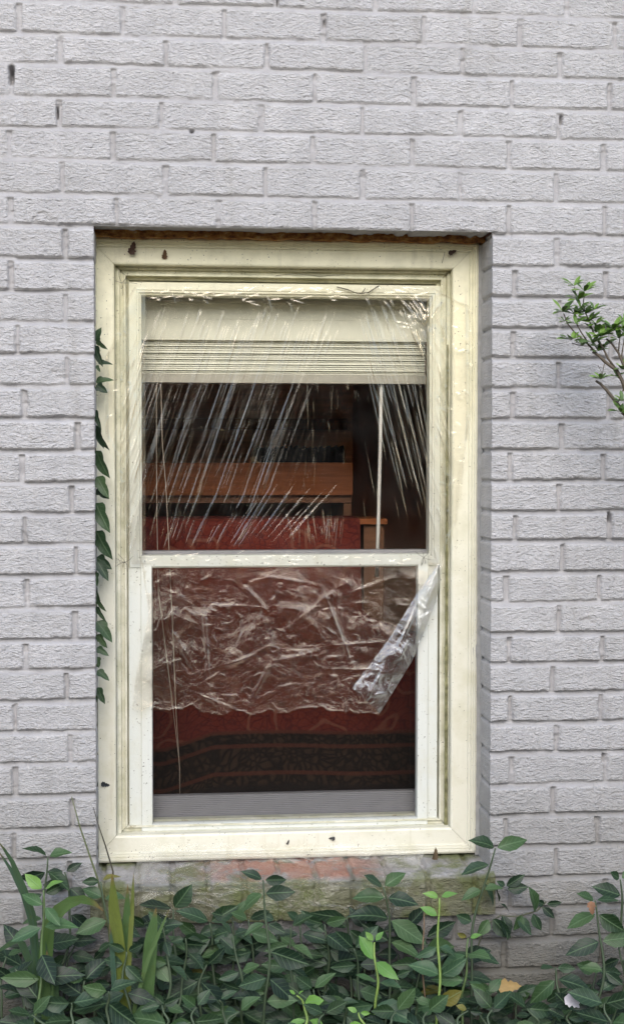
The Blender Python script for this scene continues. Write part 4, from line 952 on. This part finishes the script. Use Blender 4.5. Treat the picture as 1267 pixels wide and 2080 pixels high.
for (x,y,s_) in [(600,250,1),(730,320,1.05),(655,420,1),(460,570,1),(850,545,.85),(610,610,1),(740,600,1),(790,680,1),(870,720,1),(620,720,.9),(870,830,1),(570,920,.95),(830,960,1.1),(930,880,1),(960,1010,1),(1090,780,1),(1150,900,1),(1230,690,.9),(930,1410,.8),(1140,1380,.7),(1200,1290,.9),(1200,1680,.9),(1180,1820,.9),(1210,780,.9),(1040,830,.9),(900,1060,.9),(1250,880,.9),(700,990,.7),(480,690,.6),(680,520,.7)]:
    c=W(*AZ(x,y),YA+RP.uniform(-.02,.01)); nL=RP.randint(7,9)
    for k in range(nL):
        a=2*math.pi*k/nL+RP.uniform(-.3,.3); d=Vector((math.cos(a),-.35+.45*math.sin(a),.50+.30*math.sin(a*1.0+1)+RP.uniform(-.3,.2)))
        L=.028*s_*RP.uniform(.7,1.2); add_leaf(lf,c,d,Vector((0,-.4,1)),L,L*RP.uniform(.34,.46),NARROW,.2,RP.uniform(0,.3),RP.choice(AZC),rows=6,serr=0)
for _ in range(900):  # bulk of the shrub out of view, enlarged to shade the right-hand wall
    a=RP.uniform(0,6.28); r=RP.random()**.5; c=Vector((1.50+.66*r*math.cos(a),-.72+.60*r*math.sin(a),RP.uniform(.3,2.05)))
    if c.x<.86: continue
    nL=6
    for k in range(nL):
        q=2*math.pi*k/nL; d=Vector((math.cos(q),math.sin(q),RP.uniform(.2,.7))); L=RP.uniform(.022,.034); add_leaf(lf,c,d,Vector((0,-.2,1)),L,L*.38,NARROW,.2,.2,RP.choice(AZC),rows=4,serr=0)
lf.build("foliage",M['azleaf'],az,origin=az.location)

# ------------------------------------------------------------------ litter and small things
def deadleaf(label,px,py,Y,size,col,ang=0,nrm=(0,-1,.2),name="dead_leaf",cat="dead leaf"):
    mb=MB(); c=W(px,py,Y); d=Vector((math.cos(R(ang)),-.1,math.sin(R(ang))))
    add_leaf(mb,Vector((0,0,0))-d*size*.0005,d,Vector(nrm),size*.001,size*.0006,IVY,.5,.3,col,serr=.2,twist=.3)
    o=mb.build(name,M['dead']); o.location=c; return tag(o,label,cat)
deadleaf("curled dark brown dead leaf caught at the window head's left corner",270,503,.098,30,(.07,.035,.022),70)
deadleaf("small brown dead leaf on the head casing, second from the left corner",335,516,.1075,22,(.12,.06,.025),80)
deadleaf("dark scrap of dead leaf at the window head's right corner",919,512,.0985,20,(.05,.028,.018),20)
deadleaf("dark leaf scrap stuck low on the left casing",215,1594,.1085,20,(.02,.025,.03),-20)
deadleaf("brown curled leaf standing on the right end of the sill",884,1735,.05,26,(.09,.06,.03),75)
deadleaf("tan dead leaf lying among the shoots at lower right",1035,2003,-.10,52,(.36,.25,.10),5,(0,-.7,.7))
deadleaf("pale lilac dry leaf near the bottom right",1166,2036,-.27,44,(.55,.53,.57),-25,(0,-.8,.6))
deadleaf("dried brown leaf hanging on the right edge shoot",1201,1846,-.195,30,(.28,.15,.09),-85)
deadleaf("dark grey leaf scrap on the bottom casing",674,1703,.1085,14,(.035,.035,.035),170)
deadleaf("small dark leaf scrap on the bottom casing, left of the others",585,1711,.1085,11,(.03,.028,.025),60)
tw=MB(); 
for pts,r_ in (([(684,583),(705,588),(728,597),(748,594),(770,580)],.0011),([(560,560),(600,556),(650,561),(700,558)],.0005),([(735,595),(742,585)],.0007)):
    tw.tube([W(x,y,.1415) for x,y in pts],r_,5,(.055,.045,.03))
o=tw.build("twig",M['stem'],None,origin=W(720,592,.1415)); tag(o,"thin dark twig lying along the top edge of the plastic film","twig")
tw=MB(); tw.tube([W(x,y,.1115) for x,y in ((688,494),(684,503),(680,509))],.0016,5,(.06,.045,.03)); o=tw.build("twig",M['stem'],None,origin=W(684,502,.1115)); tag(o,"stubby dark twig stuck on the middle of the head casing","twig")
CR=random.Random(3)
for (cx_,cy_,nm) in ((248,575,"upper left corner of the window recess"),(903,508,"upper right end of the head casing"),(255,1142,"left end of the meeting rail"),(860,1132,"right end of the meeting rail")):
    cw=MB(); dpt=.1105 if cy_<545 else .1335; c0=W(cx_,cy_,dpt)
    for _ in range(7):
        a=CR.uniform(0,6.28); L=CR.uniform(12,36); x=cx_+CR.uniform(-3,3); y=cy_+CR.uniform(-3,3)
        cw.tube([c0,W(x+L*.5*math.cos(a)+CR.uniform(-4,4),y+L*.5*math.sin(a)+CR.uniform(-4,4),dpt-.003),W(x+L*math.cos(a),y+L*math.sin(a),dpt)],.00042,4,(.12,.11,.09))
    o=cw.build("cobweb",M['stem'],origin=c0); tag(o,"wispy dusty cobweb at the "+nm,"cobweb")

# ------------------------------------------------------------------ ground, undergrowth and an unseen leaf mass added behind the viewer
def mat_soil():
    m,n,l,p=newmat("soil"); v=mapping(n,l); f=noise(n,l,v,18,7,.7)
    c=ramp(n,l,f,[(.3,(.022,.017,.011)),(.55,(.06,.046,.03)),(.75,(.12,.095,.06))]); yd=maprange(n,l,sepz(n,l,v,'Y'),-1.0,-1.8); l.new(mixc(n,l,yd,c,mixc(n,l,noise(n,l,v,2,5),(.15,.10,.05),(.24,.165,.085))),p.inputs['Base Color']); p.inputs['Roughness'].default_value=.95; l.new(bump(n,l,f,.03),p.inputs['Normal']); return m  # far ground, out of view, is tan to colour the film's reflections
M['soil']=mat_soil()
gx_=np.concatenate([np.linspace(-120,-2.5,12),np.linspace(-2.2,2.2,140),np.linspace(2.5,120,12)]); gy_=np.concatenate([np.linspace(-120,-3,14),np.linspace(-2.8,.06,100)])
GX,GY=np.meshgrid(gx_,gy_); GZ=.010*vnoise(GX,GY,.12,.12,81)+.006*vnoise(GX,GY,.04,.04,82)-.004
o=grid_mesh("ground",np.stack([GX,GY,GZ],-1),M['soil']); o['kind']='structure'
gc=MB()
for _ in range(1500):
    x=RP.uniform(-.95,.95); y=-abs(RP.gauss(0,.17))-.02; y=max(y,-.5); z=RP.uniform(.005,.085)
    a=RP.uniform(0,6.28); d=Vector((math.cos(a),math.sin(a)-.25,RP.uniform(-.2,.7))); L=RP.uniform(.028,.052)
    add_leaf(gc,Vector((x,y,z)),d,Vector((0,-.5,1)),L,L*.55,OVAL,.25,.2,RP.choice(DARK),rows=5,twist=RP.uniform(-.4,.4))
o=gc.build("ground_cover",M['leaf']); o['kind']='stuff'
hd=MB(); HR=random.Random(9)  # unseen leaf mass, added and sized to darken reflections in glass and film
for _ in range(15000):
    x=HR.uniform(-4.6,4.6); y=-9.5+HR.gauss(0,.8); ht=2.9+.6*math.sin(x*.9)+.5*math.sin(x*2.3+1); z=HR.random()**.8*ht
    if HR.random()<.12 and z>2: continue
    a=HR.uniform(0,6.28); L=HR.uniform(.22,.42); d=Vector((math.cos(a),math.sin(a),HR.uniform(-.6,.6))); sd=d.cross(Vector((HR.uniform(-1,1),HR.uniform(-1,1),1))).normalized()*L*.35; d=d.normalized()*L
    p=Vector((x,y,z)); g_=HR.uniform(.6,1.3)
    hd.add([p,p+d*.5+sd,p+d,p+d*.5-sd],[(0,1,2,3)],[(0,.5),(.5,1),(1,.5),(.5,0)],(.035*g_,.07*g_,.03*g_))
o=hd.build("added_hedge",M['added_hedge'],None,False); o['kind']='stuff'; o['label']="unseen leaf mass added behind the viewer to darken reflections and block low sky"
